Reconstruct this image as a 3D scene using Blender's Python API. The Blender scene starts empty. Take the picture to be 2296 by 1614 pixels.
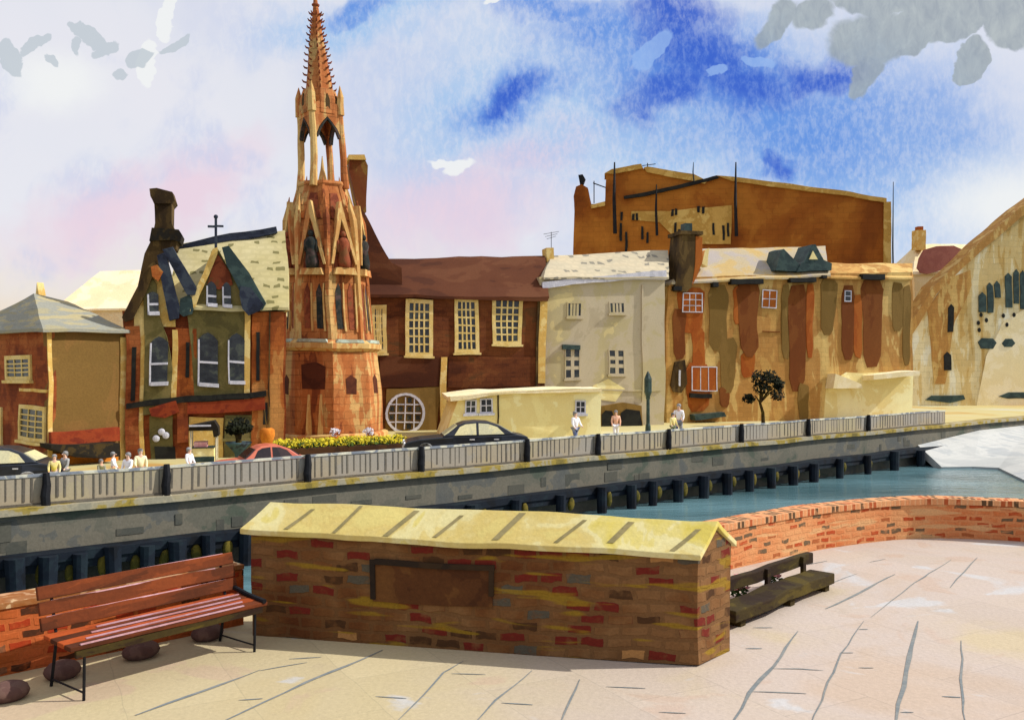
import bpy, bmesh, math, random
from mathutils import Vector, Matrix, noise
R = math.radians
rnd = random.Random(7)
sc = bpy.context.scene
col = sc.collection

# ------------------------------------------------------------------ camera model (used to find where things stand)
F, CX, CY, EYE = 2143.0, 1148.0, 807.0, 2.6
STREET, WATER = -1.4, -3.6

def P(x, y, d):                      # sight line of a picture point, at distance d
    return Vector(((x - CX) / F * d, d, EYE + (CY - y) / F * d))
def G(x, y, z=0.0):                  # where a sight line meets the level z
    d = F * (EYE - z) / (y - CY)
    return P(x, y, d)

cam = bpy.data.cameras.new('camera'); co = bpy.data.objects.new('camera', cam); col.objects.link(co)
cam.sensor_width = 36; cam.lens = 36 * F / 2296; cam.clip_end = 3000; cam.clip_start = 0.1
co.location = (0, 0, EYE); co.rotation_euler = (R(90), 0, 0)
sc.camera = co
sc.view_settings.view_transform = 'Standard'; sc.view_settings.look = 'None'
sc.cycles.max_bounces = 6; sc.cycles.diffuse_bounces = 3; sc.cycles.glossy_bounces = 3
sc.view_settings.exposure = 0.0; sc.view_settings.gamma = 1.0

# ------------------------------------------------------------------ materials
def lin(c, k=1.0):
    def f(v):
        v /= 255.0
        return v / 12.92 if v <= 0.04045 else ((v + 0.055) / 1.055) ** 2.4
    return tuple(min(0.95, f(v) * k) for v in c) + (1.0,)

class NT:
    def __init__(s, tree): s.t = tree; s.n = tree.nodes; s.l = tree.links
    def new(s, t, **kw):
        n = s.n.new(t)
        for k, v in kw.items(): setattr(n, k, v)
        return n
    def put(s, sock, v):
        if v is None: return
        if hasattr(v, 'is_output') or hasattr(v, 'links'): s.l.new(v, sock)
        else: sock.default_value = v
    def math(s, op, a, b=None, clamp=False):
        n = s.new('ShaderNodeMath', operation=op, use_clamp=clamp); s.put(n.inputs[0], a)
        if b is not None: s.put(n.inputs[1], b)
        return n.outputs[0]
    def vec(s, op, a, b=None):
        n = s.new('ShaderNodeVectorMath', operation=op); s.put(n.inputs[0], a)
        if b is not None:
            if op == 'SCALE': s.put(n.inputs['Scale'], b)
            else: s.put(n.inputs[1], b)
        return n.outputs['Value'] if op in ('LENGTH', 'DOT_PRODUCT') else n.outputs[0]
    def mix(s, f, a, b, mode='MIX'):
        n = s.new('ShaderNodeMix', data_type='RGBA', blend_type=mode)
        s.put(n.inputs[0], f); s.put(n.inputs[6], a); s.put(n.inputs[7], b)
        return n.outputs[2]
    def noise(s, v, scale, detail=4, dist=0.0, rough=0.55):
        n = s.new('ShaderNodeTexNoise'); s.put(n.inputs['Vector'], v)
        n.inputs['Scale'].default_value = scale; n.inputs['Detail'].default_value = detail
        n.inputs['Distortion'].default_value = dist; n.inputs['Roughness'].default_value = rough
        return n
    def ramp(s, f, stops, interp='LINEAR'):
        n = s.new('ShaderNodeValToRGB'); s.put(n.inputs[0], f)
        cr = n.color_ramp; cr.interpolation = interp
        while len(cr.elements) < len(stops): cr.elements.new(0.5)
        for e, (p, c) in zip(cr.elements, stops): e.position = p; e.color = c
        return n.outputs[0]
    def maprange(s, v, a, b, c=0.0, d=1.0, smooth=True):
        n = s.new('ShaderNodeMapRange'); n.interpolation_type = 'SMOOTHSTEP' if smooth else 'LINEAR'
        s.put(n.inputs[0], v); n.inputs[1].default_value = a; n.inputs[2].default_value = b
        n.inputs[3].default_value = c; n.inputs[4].default_value = d
        return n.outputs[0]
    def mapping(s, v, loc=(0, 0, 0), rot=(0, 0, 0), scale=(1, 1, 1), kind='POINT'):
        n = s.new('ShaderNodeMapping', vector_type=kind); s.put(n.inputs['Vector'], v)
        n.inputs['Location'].default_value = loc; n.inputs['Rotation'].default_value = rot; n.inputs['Scale'].default_value = scale
        return n.outputs[0]

MATS = {}
def base_mat(name):
    m = bpy.data.materials.new(name); m.use_nodes = True; m.node_tree.nodes.clear()
    t = NT(m.node_tree)
    out = t.new('ShaderNodeOutputMaterial'); b = t.new('ShaderNodeBsdfPrincipled')
    t.l.new(b.outputs[0], out.inputs[0])
    MATS[name] = m
    return m, t, b

def finish(t, b, colr, vec, rough, bump, bscale, spec=0.2, metal=0.0):
    t.put(b.inputs['Base Color'], colr)
    b.inputs['Roughness'].default_value = rough
    b.inputs['Specular IOR Level'].default_value = spec
    b.inputs['Metallic'].default_value = metal
    if bump:
        n = t.noise(vec, bscale, 5, 0, 0.6)
        bp = t.new('ShaderNodeBump'); bp.inputs['Strength'].default_value = bump; bp.inputs['Distance'].default_value = 0.03
        t.l.new(n.outputs[0], bp.inputs['Height']); t.l.new(bp.outputs[0], b.inputs['Normal'])

def wash(name, cols, scale=0.6, stretch=(1, 1, 1), k=1.0, hard=0.5, grain=0.18, gscale=14, rough=0.9, bump=0.15, spec=0.2, spread=(0.36, 0.64), uv=False, dist=0.8, courses=None):
    """weathered wall or paint: layered tints with soft and crisp borders, plus grain"""
    m, t, b = base_mat(name)
    tc = t.new('ShaderNodeTexCoord').outputs['UV' if uv else 'Object']
    v = t.mapping(tc, scale=stretch)
    n1 = t.noise(v, scale, 4, dist).outputs[0]
    n2 = t.noise(t.mapping(v, loc=(31, 17, 5)), scale * 2.7, 3, dist * 0.7).outputs[0]
    f = t.math('ADD', t.math('MULTIPLY', n1, 0.68), t.math('MULTIPLY', n2, 0.32))
    N = len(cols); a, z = spread
    soft = []; crisp = []
    for i, c in enumerate(cols):
        p = a + (z - a) * (i / max(1, N - 1)); soft.append((p, lin(c, k)))
        q = a + (z - a) * (i / N) if i else 0.0; crisp.append((q, lin(c, k)))
    cs = t.ramp(f, soft)
    if N > 1 and hard > 0:
        cs = t.mix(hard, cs, t.ramp(f, crisp, 'CONSTANT'))
    if grain:
        g = t.noise(tc, gscale, 4, 0.2, 0.7).outputs[0]
        cs = t.mix(1.0, cs, t.ramp(g, [(0.3, (1 - grain,) * 3 + (1,)), (0.7, (1 + grain * 0.6,) * 3 + (1,))]), 'MULTIPLY')
    if courses:
        cw, chh, cst = courses
        sx = t.new('ShaderNodeSeparateXYZ'); t.l.new(tc, sx.inputs[0])
        cx = t.new('ShaderNodeCombineXYZ'); t.l.new(t.math('ADD', sx.outputs[0], t.math('MULTIPLY', sx.outputs[1], 0.8)), cx.inputs[0]); t.l.new(sx.outputs[2], cx.inputs[1])
        wv = t.noise(cx.outputs[0], 2.0, 2)
        vv_ = t.vec('ADD', cx.outputs[0], t.vec('SCALE', t.vec('SUBTRACT', wv.outputs['Color'], (0.5, 0.5, 0.5)), chh * 0.5))
        br = t.new('ShaderNodeTexBrick'); t.l.new(vv_, br.inputs['Vector']); br.inputs['Scale'].default_value = 1
        br.inputs['Brick Width'].default_value = cw; br.inputs['Row Height'].default_value = chh; br.inputs['Mortar Size'].default_value = chh * 0.07
        br.inputs['Mortar Smooth'].default_value = 0.4
        br.inputs['Color1'].default_value = (1 - cst * 0.8,) * 3 + (1,); br.inputs['Color2'].default_value = (1 + cst * 0.25,) * 3 + (1,); br.inputs['Mortar'].default_value = (1 - cst * 1.6,) * 3 + (1,)
        fade = t.noise(tc, 0.9, 3).outputs[0]
        cs = t.mix(t.maprange(fade, 0.35, 0.6, 0.35, 1.0), cs, t.mix(1.0, cs, br.outputs['Color'], 'MULTIPLY'))
    finish(t, b, cs, tc, rough, bump, gscale, spec)
    return m

def bricks(name, base, acc, bw, bh, mortar, k=1.0, uv=True, streak=None, msize=0.012, wob=0.02, basescale=1.2, bump=0.5):
    """acc: [(share, colour)] of odd bricks among the base wash; streak: colour of long pale courses"""
    m, t, b = base_mat(name)
    tcn = t.new('ShaderNodeTexCoord')
    if uv: tc = tcn.outputs['UV']
    else:
        s = t.new('ShaderNodeSeparateXYZ'); t.l.new(tcn.outputs['Object'], s.inputs[0])
        c = t.new('ShaderNodeCombineXYZ'); t.l.new(t.math('ADD', s.outputs[0], s.outputs[1]), c.inputs[0]); t.l.new(s.outputs[2], c.inputs[1])
        tc = c.outputs[0]
    nz = t.noise(tc, 5.0, 2)
    w = t.vec('SCALE', t.vec('SUBTRACT', nz.outputs['Color'], (0.5, 0.5, 0.5)), wob * 2.4)
    nz2 = t.noise(tc, 1.1, 1)
    w2 = t.vec('SCALE', t.vec('SUBTRACT', nz2.outputs['Color'], (0.5, 0.5, 0.5)), wob * 2.5)
    v = t.vec('ADD', t.vec('ADD', tc, w), w2)
    br = t.new('ShaderNodeTexBrick'); t.l.new(v, br.inputs['Vector'])
    br.inputs['Scale'].default_value = 1.0; br.inputs['Brick Width'].default_value = bw; br.inputs['Row Height'].default_value = bh
    br.inputs['Mortar Size'].default_value = msize; br.inputs['Mortar Smooth'].default_value = 0.3
    br.inputs['Color1'].default_value = (0, 0, 0, 1); br.inputs['Color2'].default_value = (1, 1, 1, 1); br.inputs['Mortar'].default_value = (0, 0, 0, 1)
    nb = t.noise(tc, basescale, 4, 0.6).outputs[0]
    bc = t.ramp(nb, [(0.34 + 0.3 * i / max(1, len(base) - 1), lin(c, k)) for i, c in enumerate(base)])
    colr = bc
    p = 0.0
    mask_prev = None
    for share, c in acc:
        lo, hi = 0.97 - p - share, 0.97 - p
        mk = t.math('MULTIPLY', t.math('GREATER_THAN', br.outputs['Color'], lo), t.math('LESS_THAN', br.outputs['Color'], hi))
        mk = t.math('MULTIPLY', mk, t.math('SUBTRACT', 1.0, br.outputs['Fac']))
        g = t.noise(tc, 9, 3).outputs[0]
        mk = t.math('MULTIPLY', mk, t.maprange(g, 0.3, 0.5, 0.45, 1.0))
        colr = t.mix(mk, colr, lin(c, k)); p += share
    colr = t.mix(t.math('MULTIPLY', br.outputs['Fac'], 0.55), colr, lin(mortar, k))
    if streak:
        sv = t.mapping(tc, scale=(0.9, 6.5, 1))
        sn = t.noise(sv, 1.3, 2, 0.3).outputs[0]
        colr = t.mix(t.maprange(sn, 0.57, 0.64, 0, 0.8), colr, lin(streak, k))
    g = t.noise(tc, 40, 4, 0.2, 0.7).outputs[0]
    colr = t.mix(1.0, colr, t.ramp(g, [(0.3, (0.8, 0.8, 0.8, 1)), (0.7, (1.12, 1.12, 1.12, 1))]), 'MULTIPLY')
    t.put(b.inputs['Base Color'], colr); b.inputs['Roughness'].default_value = 0.9; b.inputs['Specular IOR Level'].default_value = 0.15
    h = t.math('SUBTRACT', t.math('MULTIPLY', g, 0.4), br.outputs['Fac'])
    bp = t.new('ShaderNodeBump'); bp.inputs['Strength'].default_value = bump; bp.inputs['Distance'].default_value = 0.012
    t.l.new(h, bp.inputs['Height']); t.l.new(bp.outputs[0], b.inputs['Normal'])
    return m

KF, KG, KS = 0.92, 0.58, 1.35      # reflectance of facades, ground, shaded fronts relative to the colour seen
brick_red = wash('brick_red', [(116, 54, 28), (146, 74, 36), (168, 98, 52)], 0.7, k=KF, courses=(0.42, 0.2, 0.22))
brick_orange = wash('brick_orange', [(140, 70, 30), (176, 96, 42), (206, 144, 78)], 0.5, (1, 1, 0.5), k=KF, courses=(0.42, 0.2, 0.2))
olive_render = wash('olive_render', [(160, 96, 42), (128, 94, 48), (118, 90, 44), (150, 112, 56)], 0.28, (1, 1, 0.6), k=KF)
olive_stone = wash('olive_stone', [(92, 84, 48), (112, 102, 58), (130, 116, 70)], 0.8, k=KF)
cream_stone = wash('cream_stone', [(222, 190, 112), (212, 172, 92), (232, 208, 140)], 0.6, k=KF)
board_dark = wash('board_dark', [(24, 28, 40), (40, 46, 62), (62, 70, 80)], 0.9, k=KF, rough=0.7)
chimney_dark = wash('chimney_dark', [(48, 34, 18), (74, 56, 28), (104, 82, 44)], 1.1, (1, 1, 0.4), k=KF)
chimney_olive = wash('chimney_olive', [(112, 52, 24), (132, 98, 42), (168, 122, 52)], 0.4, (1, 1, 0.5), k=KF)
roof_grey = wash('roof_grey', [(168, 158, 122), (150, 150, 138), (182, 168, 124)], 0.5, (0.5, 0.5, 3), k=0.85)
door_dark = wash('door_dark', [(20, 18, 16), (34, 34, 28)], 1.5, k=1.0, rough=0.6)
glass_dark = wash('glass_dark', [(24, 28, 34), (40, 44, 48), (70, 76, 66)], 1.6, k=1.0, rough=0.25, spec=0.5, bump=0)
frame_cream = wash('frame_cream', [(214, 186, 112), (226, 204, 140)], 1.2, k=KF)
frame_white = wash('frame_white', [(214, 212, 220), (190, 190, 200)], 1.2, k=1.0)
red_band = wash('red_band', [(140, 52, 26), (156, 66, 32), (120, 42, 26)], 0.8, k=0.8)
awning_dark = wash('awning_dark', [(44, 34, 16), (30, 26, 20), (66, 52, 24)], 1.0, k=1.0)
tower_stone = wash('tower_stone', [(126, 64, 34), (178, 104, 54), (194, 124, 70), (208, 168, 106)], 0.55, (1.5, 1.5, 0.4), k=0.86, hard=0.7, spread=(0.36, 0.62), courses=(0.75, 0.36, 0.28))
tower_pale = wash('tower_pale', [(190, 140, 80), (210, 176, 112), (186, 112, 60)], 0.7, (1.5, 1.5, 0.5), k=0.92)
tower_rust = wash('tower_rust', [(96, 44, 26), (130, 66, 40), (110, 70, 40)], 1.2, k=1.1)
panel_rust = wash('panel_rust', [(78, 38, 24), (98, 50, 30)], 1.2, k=0.75)
bronze = wash('bronze', [(26, 34, 34), (50, 48, 42), (80, 62, 60)], 1.6, k=1.0)
slate_pale = wash('slate_pale', [(176, 190, 176), (150, 150, 130)], 1.0, k=1.0)
brown_wall = wash('brown_wall', [(78, 38, 18), (102, 54, 26), (118, 68, 34), (90, 62, 34)], 0.35, (0.6, 0.6, 1.2), k=KF, courses=(0.5, 0.25, 0.22))
brown_roof = wash('brown_roof', [(66, 32, 16), (86, 46, 24), (98, 58, 34)], 0.3, (0.5, 0.5, 1.2), k=1.0)
ochre_wall = wash('ochre_wall', [(204, 160, 88), (184, 134, 70), (222, 188, 116)], 0.35, (1.5, 1.5, 0.4), k=KF, courses=(0.6, 0.3, 0.14))
cream_wall = wash('cream_wall', [(238, 224, 160), (230, 212, 146), (244, 236, 184)], 0.35, k=1.0, grain=0.08)
taupe_wall = wash('taupe_wall', [(184, 170, 142), (198, 184, 156), (192, 178, 136), (222, 204, 146)], 0.28, (1, 1, 0.8), k=KF, grain=0.1, spread=(0.34, 0.66))
pale_tile = wash('pale_tile', [(206, 196, 170), (194, 184, 160), (230, 216, 178)], 0.5, k=0.95)
block_wall = wash('block_wall', [(110, 56, 16), (134, 74, 22), (158, 98, 34), (172, 110, 40)], 0.12, (1, 1, 0.8), k=1.2, hard=0.25, spread=(0.34, 0.66), courses=(1.1, 0.5, 0.14))
block_band = wash('block_band', [(176, 140, 74), (160, 124, 60), (186, 156, 90)], 0.5, k=1.3)
stain_olive = wash('stain_olive', [(122, 94, 44), (136, 106, 54)], 0.6, (1, 1, 0.4), k=KF)
stain_brown = wash('stain_brown', [(112, 58, 20), (128, 74, 30)], 0.6, (1, 1, 0.4), k=KF)
stain_rust = wash('stain_rust', [(158, 78, 24), (174, 98, 36)], 0.6, (1, 1, 0.4), k=KF)
slate_lilac = wash('slate_lilac', [(178, 168, 160), (188, 172, 140), (196, 166, 104)], 0.35, k=0.9)
pink_roof = wash('pink_roof', [(150, 92, 84), (162, 104, 94)], 0.6, k=0.9)
pale_wash = wash('pale_wash', [(232, 214, 166), (240, 226, 190)], 0.5, k=1.0)
ochre_gable = wash('ochre_gable', [(200, 162, 92), (218, 190, 128), (234, 218, 172), (242, 236, 210)], 0.3, (1.6, 1.6, 0.35), k=KF, hard=0.7, courses=(1.0, 0.5, 0.12))
peach_wall = wash('peach_wall', [(236, 206, 160), (242, 222, 186)], 0.3, k=1.0)
green_dark = wash('green_dark', [(40, 56, 56), (60, 78, 74)], 1.5, k=1.0, rough=0.5)
fence_taupe = wash('fence_taupe', [(184, 170, 136), (176, 162, 138), (168, 160, 148)], 0.25, k=0.76, grain=0.1)
fence_bar = wash('fence_bar', [(118, 110, 98), (136, 128, 114)], 0.8, k=0.6)
fence_rail = wash('fence_rail', [(216, 210, 186), (120, 126, 136), (200, 196, 176)], 0.7, k=1.0)
black_iron = wash('black_iron', [(14, 14, 18), (26, 26, 30)], 1.5, k=1.0, rough=0.6)
foot_white = wash('foot_white', [(206, 198, 170), (184, 174, 150)], 2, k=1.0)
river_stone = wash('river_stone', [(96, 106, 92), (124, 122, 108), (138, 132, 116), (112, 114, 110)], 0.35, (1, 1, 1.4), k=0.58, hard=0.6)
moss_ledge = wash('moss_ledge', [(120, 106, 56), (160, 138, 60), (168, 158, 132), (150, 144, 124)], 0.7, k=0.85)
shade_navy = wash('shade_navy', [(14, 18, 28), (26, 38, 54), (38, 56, 66)], 0.8, k=0.42, rough=0.7)  # near-black tone for the waterline shade and reflections
weed = wash('weed', [(80, 76, 26), (120, 104, 34)], 3.0, k=0.7)
coping_stone = wash('coping_stone', [(232, 214, 132), (224, 200, 120), (238, 226, 164), (226, 206, 100)], 1.0, k=0.74, hard=0.3, gscale=30, grain=0.1)
joint_olive = wash('joint_olive', [(150, 138, 92), (164, 150, 104)], 2, k=0.72)
paving = None
joint_grey = wash('joint_grey', [(140, 148, 150), (158, 160, 156)], 2, k=0.62)
bench_wood = wash('bench_wood', [(80, 40, 18), (112, 54, 24), (140, 68, 30)], 0.9, (0.6, 0.6, 4), k=0.72, gscale=24)
bench_orange = wash('bench_orange', [(196, 90, 38), (170, 74, 28), (120, 52, 22)], 0.9, (0.6, 0.6, 4), k=0.66, gscale=24)
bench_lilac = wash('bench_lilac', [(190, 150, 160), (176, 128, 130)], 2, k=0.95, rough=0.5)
bench_dark = wash('bench_dark', [(40, 24, 14), (58, 46, 16), (82, 68, 20)], 1.6, (0.7, 0.7, 3), k=0.95, gscale=24)
cobble = wash('cobble', [(92, 66, 60), (110, 84, 74)], 3, k=0.9)
pier_panel = wash('pier_panel', [(62, 34, 16), (78, 46, 22), (96, 62, 30)], 1.2, k=1.15, gscale=30)
pier_frame = wash('pier_frame', [(34, 26, 20), (50, 36, 22)], 2, k=1.2)
skin = wash('skin', [(206, 150, 112)], 2, grain=0.05, bump=0)
hair_dark = wash('hair_dark', [(34, 26, 22)], 2, k=0.8, bump=0, spec=0.02, rough=1.0)
car_black = wash('car_black', [(22, 26, 34), (34, 40, 50)], 0.7, rough=0.3, spec=0.5, bump=0, grain=0.06)
car_red = wash('car_red', [(204, 112, 84), (190, 92, 70)], 0.7, rough=0.35, spec=0.5, bump=0, grain=0.06)
car_glass = wash('car_glass', [(224, 214, 160), (200, 196, 160)], 0.8, rough=0.2, spec=0.5, bump=0)
car_glass_dark = wash('car_glass_dark', [(30, 24, 26), (60, 44, 42)], 0.8, rough=0.2, spec=0.5, bump=0)
tyre = wash('tyre', [(16, 16, 16)], 2, rough=0.9)
chrome = wash('chrome', [(200, 200, 206)], 2, rough=0.3, spec=0.6, bump=0)
flower_yellow = wash('flower_yellow', [(190, 168, 30), (208, 190, 50), (150, 150, 30)], 2.5, k=0.95, bump=0)
leaf_green = wash('leaf_green', [(40, 62, 24), (70, 88, 30)], 2.5, k=1.0, bump=0)
leaf_dark = wash('leaf_dark', [(18, 20, 14), (36, 40, 20)], 2.5, k=1.0, bump=0)
soil = wash('soil', [(52, 32, 18), (70, 44, 22)], 1.5, k=1.0)
terracotta = wash('terracotta', [(206, 126, 40), (190, 106, 30)], 1.5, k=1.0)
pot_blue = wash('pot_blue', [(70, 96, 100), (44, 40, 54)], 1.2, k=1.0)
concrete_pale = wash('concrete_pale', [(204, 208, 208), (232, 232, 226), (216, 218, 214)], 0.25, (1, 2, 1), k=0.6, grain=0.1)
flower_pink = wash('flower_pink', [(222, 150, 150), (236, 186, 180)], 3, k=0.9, bump=0)
cloth = {}
for nm, c in dict(white=(236, 234, 240), yellow=(214, 196, 84), blue=(52, 72, 120), navy=(40, 44, 66), orange=(226, 150, 96), cream=(236, 220, 160), grey=(120, 122, 120), green=(92, 104, 70), pink=(230, 170, 150), olive=(104, 100, 60)).items():
    cloth[nm] = wash('cloth_' + nm, [c], 2, grain=0.1, bump=0)

pier_brick = bricks('pier_brick', [(84, 44, 20), (106, 68, 36), (122, 88, 54), (110, 76, 44)], [(0.25, (102, 34, 24)), (0.07, (80, 74, 62)), (0.10, (70, 46, 26)), (0.012, (160, 116, 68))], 0.24, 0.105, (98, 70, 42), k=1.05, uv=False, streak=(136, 108, 28), wob=0.035, msize=0.02, basescale=0.9)
parapet_brick = bricks('parapet_brick', [(220, 128, 74), (228, 146, 92), (234, 168, 112)], [(0.20, (196, 84, 42)), (0.17, (122, 100, 74)), (0.08, (186, 106, 60))], 0.2, 0.085, (230, 158, 104), k=0.74, streak=(236, 186, 130), wob=0.035, msize=0.02)
parapet_dark_brick = bricks('parapet_dark_brick', [(190, 84, 32), (168, 86, 36), (214, 108, 56)], [(0.2, (84, 48, 28)), (0.16, (176, 62, 28)), (0.08, (140, 90, 60))], 0.2, 0.09, (196, 104, 54), k=0.75, wob=0.035, msize=0.018)

def paving_mat():
    m, t, b = base_mat('paving')
    tc = t.new('ShaderNodeTexCoord').outputs['Object']
    n1 = t.noise(tc, 0.42, 4, 0.7).outputs[0]
    n2 = t.noise(t.mapping(tc, loc=(9, 4, 0)), 0.75, 4, 1.0).outputs[0]
    c = t.ramp(n1, [(0.32, lin((232, 212, 176), KG)), (0.42, lin((230, 211, 192), KG)), (0.55, lin((230, 212, 198), KG)), (0.66, lin((228, 204, 182), KG))])
    # the flags nearer the brick pier are a warmer, yellower stone
    sx = t.new('ShaderNodeSeparateXYZ'); t.l.new(tc, sx.inputs[0])
    dx = t.math('ADD', t.math('MULTIPLY', sx.outputs[0], 1.0), t.math('MULTIPLY', n2, 1.6))
    c = t.mix(t.maprange(dx, -0.4, 2.2, 0.7, 0.0), c, lin((232, 214, 156), KG))
    c = t.mix(t.maprange(n2, 0.60, 0.66, 0, 0.75), c, lin((232, 232, 232), KG))
    c = t.mix(t.maprange(n2, 0.42, 0.36, 0, 0.5), c, lin((226, 194, 170), KG))
    br = t.new('ShaderNodeTexBrick'); t.l.new(t.mapping(t.vec('ADD', tc, t.vec('SCALE', t.noise(tc, 1.2, 2).outputs['Color'], 0.08)), rot=(0, 0, R(62))), br.inputs['Vector']); br.inputs['Scale'].default_value = 1
    br.inputs['Brick Width'].default_value = 1.5; br.inputs['Row Height'].default_value = 0.85; br.inputs['Mortar Size'].default_value = 0.006; br.inputs['Mortar Smooth'].default_value = 0.6
    br.inputs['Color1'].default_value = (0.95, 0.945, 0.935, 1); br.inputs['Color2'].default_value = (1.03, 1.03, 1.03, 1); br.inputs['Mortar'].default_value = (0.84, 0.85, 0.86, 1)
    c = t.mix(1.0, c, br.outputs['Color'], 'MULTIPLY')
    st = t.noise(tc, 3.0, 6, 0.6, 0.7).outputs[0]
    c = t.mix(t.maprange(st, 0.56, 0.72, 0, 0.28), c, lin((196, 176, 150), KG))
    g = t.noise(tc, 26, 5, 0.2, 0.7).outputs[0]
    c = t.mix(1.0, c, t.ramp(g, [(0.3, (0.90, 0.90, 0.90, 1)), (0.7, (1.06, 1.06, 1.06, 1))]), 'MULTIPLY')
    finish(t, b, c, tc, 0.9, 0.2, 18)
    return m
paving = paving_mat()

def street_mat():
    m, t, b = base_mat('street_ground')
    tc = t.new('ShaderNodeTexCoord').outputs['Object']
    n1 = t.noise(tc, 0.16, 4, 0.7).outputs[0]
    c = t.ramp(n1, [(0.32, lin((226, 176, 96), KG)), (0.45, lin((238, 220, 150), KG)), (0.6, lin((240, 228, 170), KG)), (0.7, lin((238, 234, 206), KG))])
    finish(t, b, c, tc, 0.9, 0.1, 8)
    return m
street_ground = street_mat()

def water_mat():
    m, t, b = base_mat('water')
    tc = t.new('ShaderNodeTexCoord').outputs['Object']
    n1 = t.noise(t.mapping(tc, scale=(0.35, 1, 1)), 0.16, 4, 0.6).outputs[0]
    c = t.ramp(n1, [(0.35, lin((64, 98, 104), 0.62)), (0.62, lin((130, 174, 184), 0.62))])
    t.put(b.inputs['Base Color'], c); b.inputs['Roughness'].default_value = 0.06; b.inputs['IOR'].default_value = 1.33
    b.inputs['Specular IOR Level'].default_value = 0.75
    n = t.noise(t.mapping(tc, rot=(0, 0, R(-40)), scale=(0.5, 2.2, 1)), 1.5, 4, 0.5).outputs[0]
    bp = t.new('ShaderNodeBump'); bp.inputs['Strength'].default_value = 0.5; bp.inputs['Distance'].default_value = 0.06
    t.l.new(n, bp.inputs['Height']); t.l.new(bp.outputs[0], b.inputs['Normal'])
    return m
water_m = water_mat()

def tile_mat(name, base, dab, k, w, h):
    m, t, b = base_mat(name)
    tcn = t.new('ShaderNodeTexCoord')
    s = t.new('ShaderNodeSeparateXYZ'); t.l.new(tcn.outputs['Object'], s.inputs[0])
    c = t.new('ShaderNodeCombineXYZ'); t.l.new(s.outputs[0], c.inputs[0]); t.l.new(s.outputs[2], c.inputs[1])
    nz = t.noise(c.outputs[0], 1.6, 2)
    v = t.vec('ADD', c.outputs[0], t.vec('SCALE', t.vec('SUBTRACT', nz.outputs['Color'], (0.5, 0.5, 0.5)), h * 1.6))
    br = t.new('ShaderNodeTexBrick'); t.l.new(v, br.inputs['Vector']); br.inputs['Scale'].default_value = 1
    br.inputs['Brick Width'].default_value = w; br.inputs['Row Height'].default_value = h; br.inputs['Mortar Size'].default_value = h * 0.26
    br.inputs['Color1'].default_value = (0, 0, 0, 1); br.inputs['Color2'].default_value = (1, 1, 1, 1)
    n = t.noise(tcn.outputs['Object'], 0.5, 4, 0.5).outputs[0]
    cc = t.ramp(n, [(0.35, lin(base[0], k)), (0.65, lin(base[1], k))])
    mk = t.math('MULTIPLY', t.math('GREATER_THAN', br.outputs['Color'], 0.70), t.math('SUBTRACT', 1.0, br.outputs['Fac']))
    cc = t.mix(t.math('MULTIPLY', mk, 0.85), cc, lin(dab, k))
    cc = t.mix(t.math('MULTIPLY', br.outputs['Fac'], 0.12), cc, lin(dab, k))
    finish(t, b, cc, tcn.outputs['Object'], 0.9, 0.15, 10)
    return m
tile_green = tile_mat('tile_green', [(192, 178, 124), (206, 194, 148)], (110, 104, 60), 0.9, 0.42, 0.26)
tile_pale = tile_mat('tile_pale', [(206, 194, 164), (216, 200, 166)], (130, 126, 114), 0.8, 0.5, 0.3)

# ------------------------------------------------------------------ mesh helpers
def warp(p, amp=0.11, f=0.33):       # hand-built walls: nothing quite plumb or straight
    n = noise.noise_vector(Vector((p.x * f, p.y * f, p.z * f)))
    n2 = noise.noise_vector(Vector((p.x * f * 3.1 + 9, p.y * f * 3.1, p.z * f * 3.1)))
    return Vector((p.x + amp * (n.x + 0.35 * n2.x), p.y + amp * 0.3 * n.y, p.z + amp * (n.z + 0.35 * n2.z)))

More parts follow.
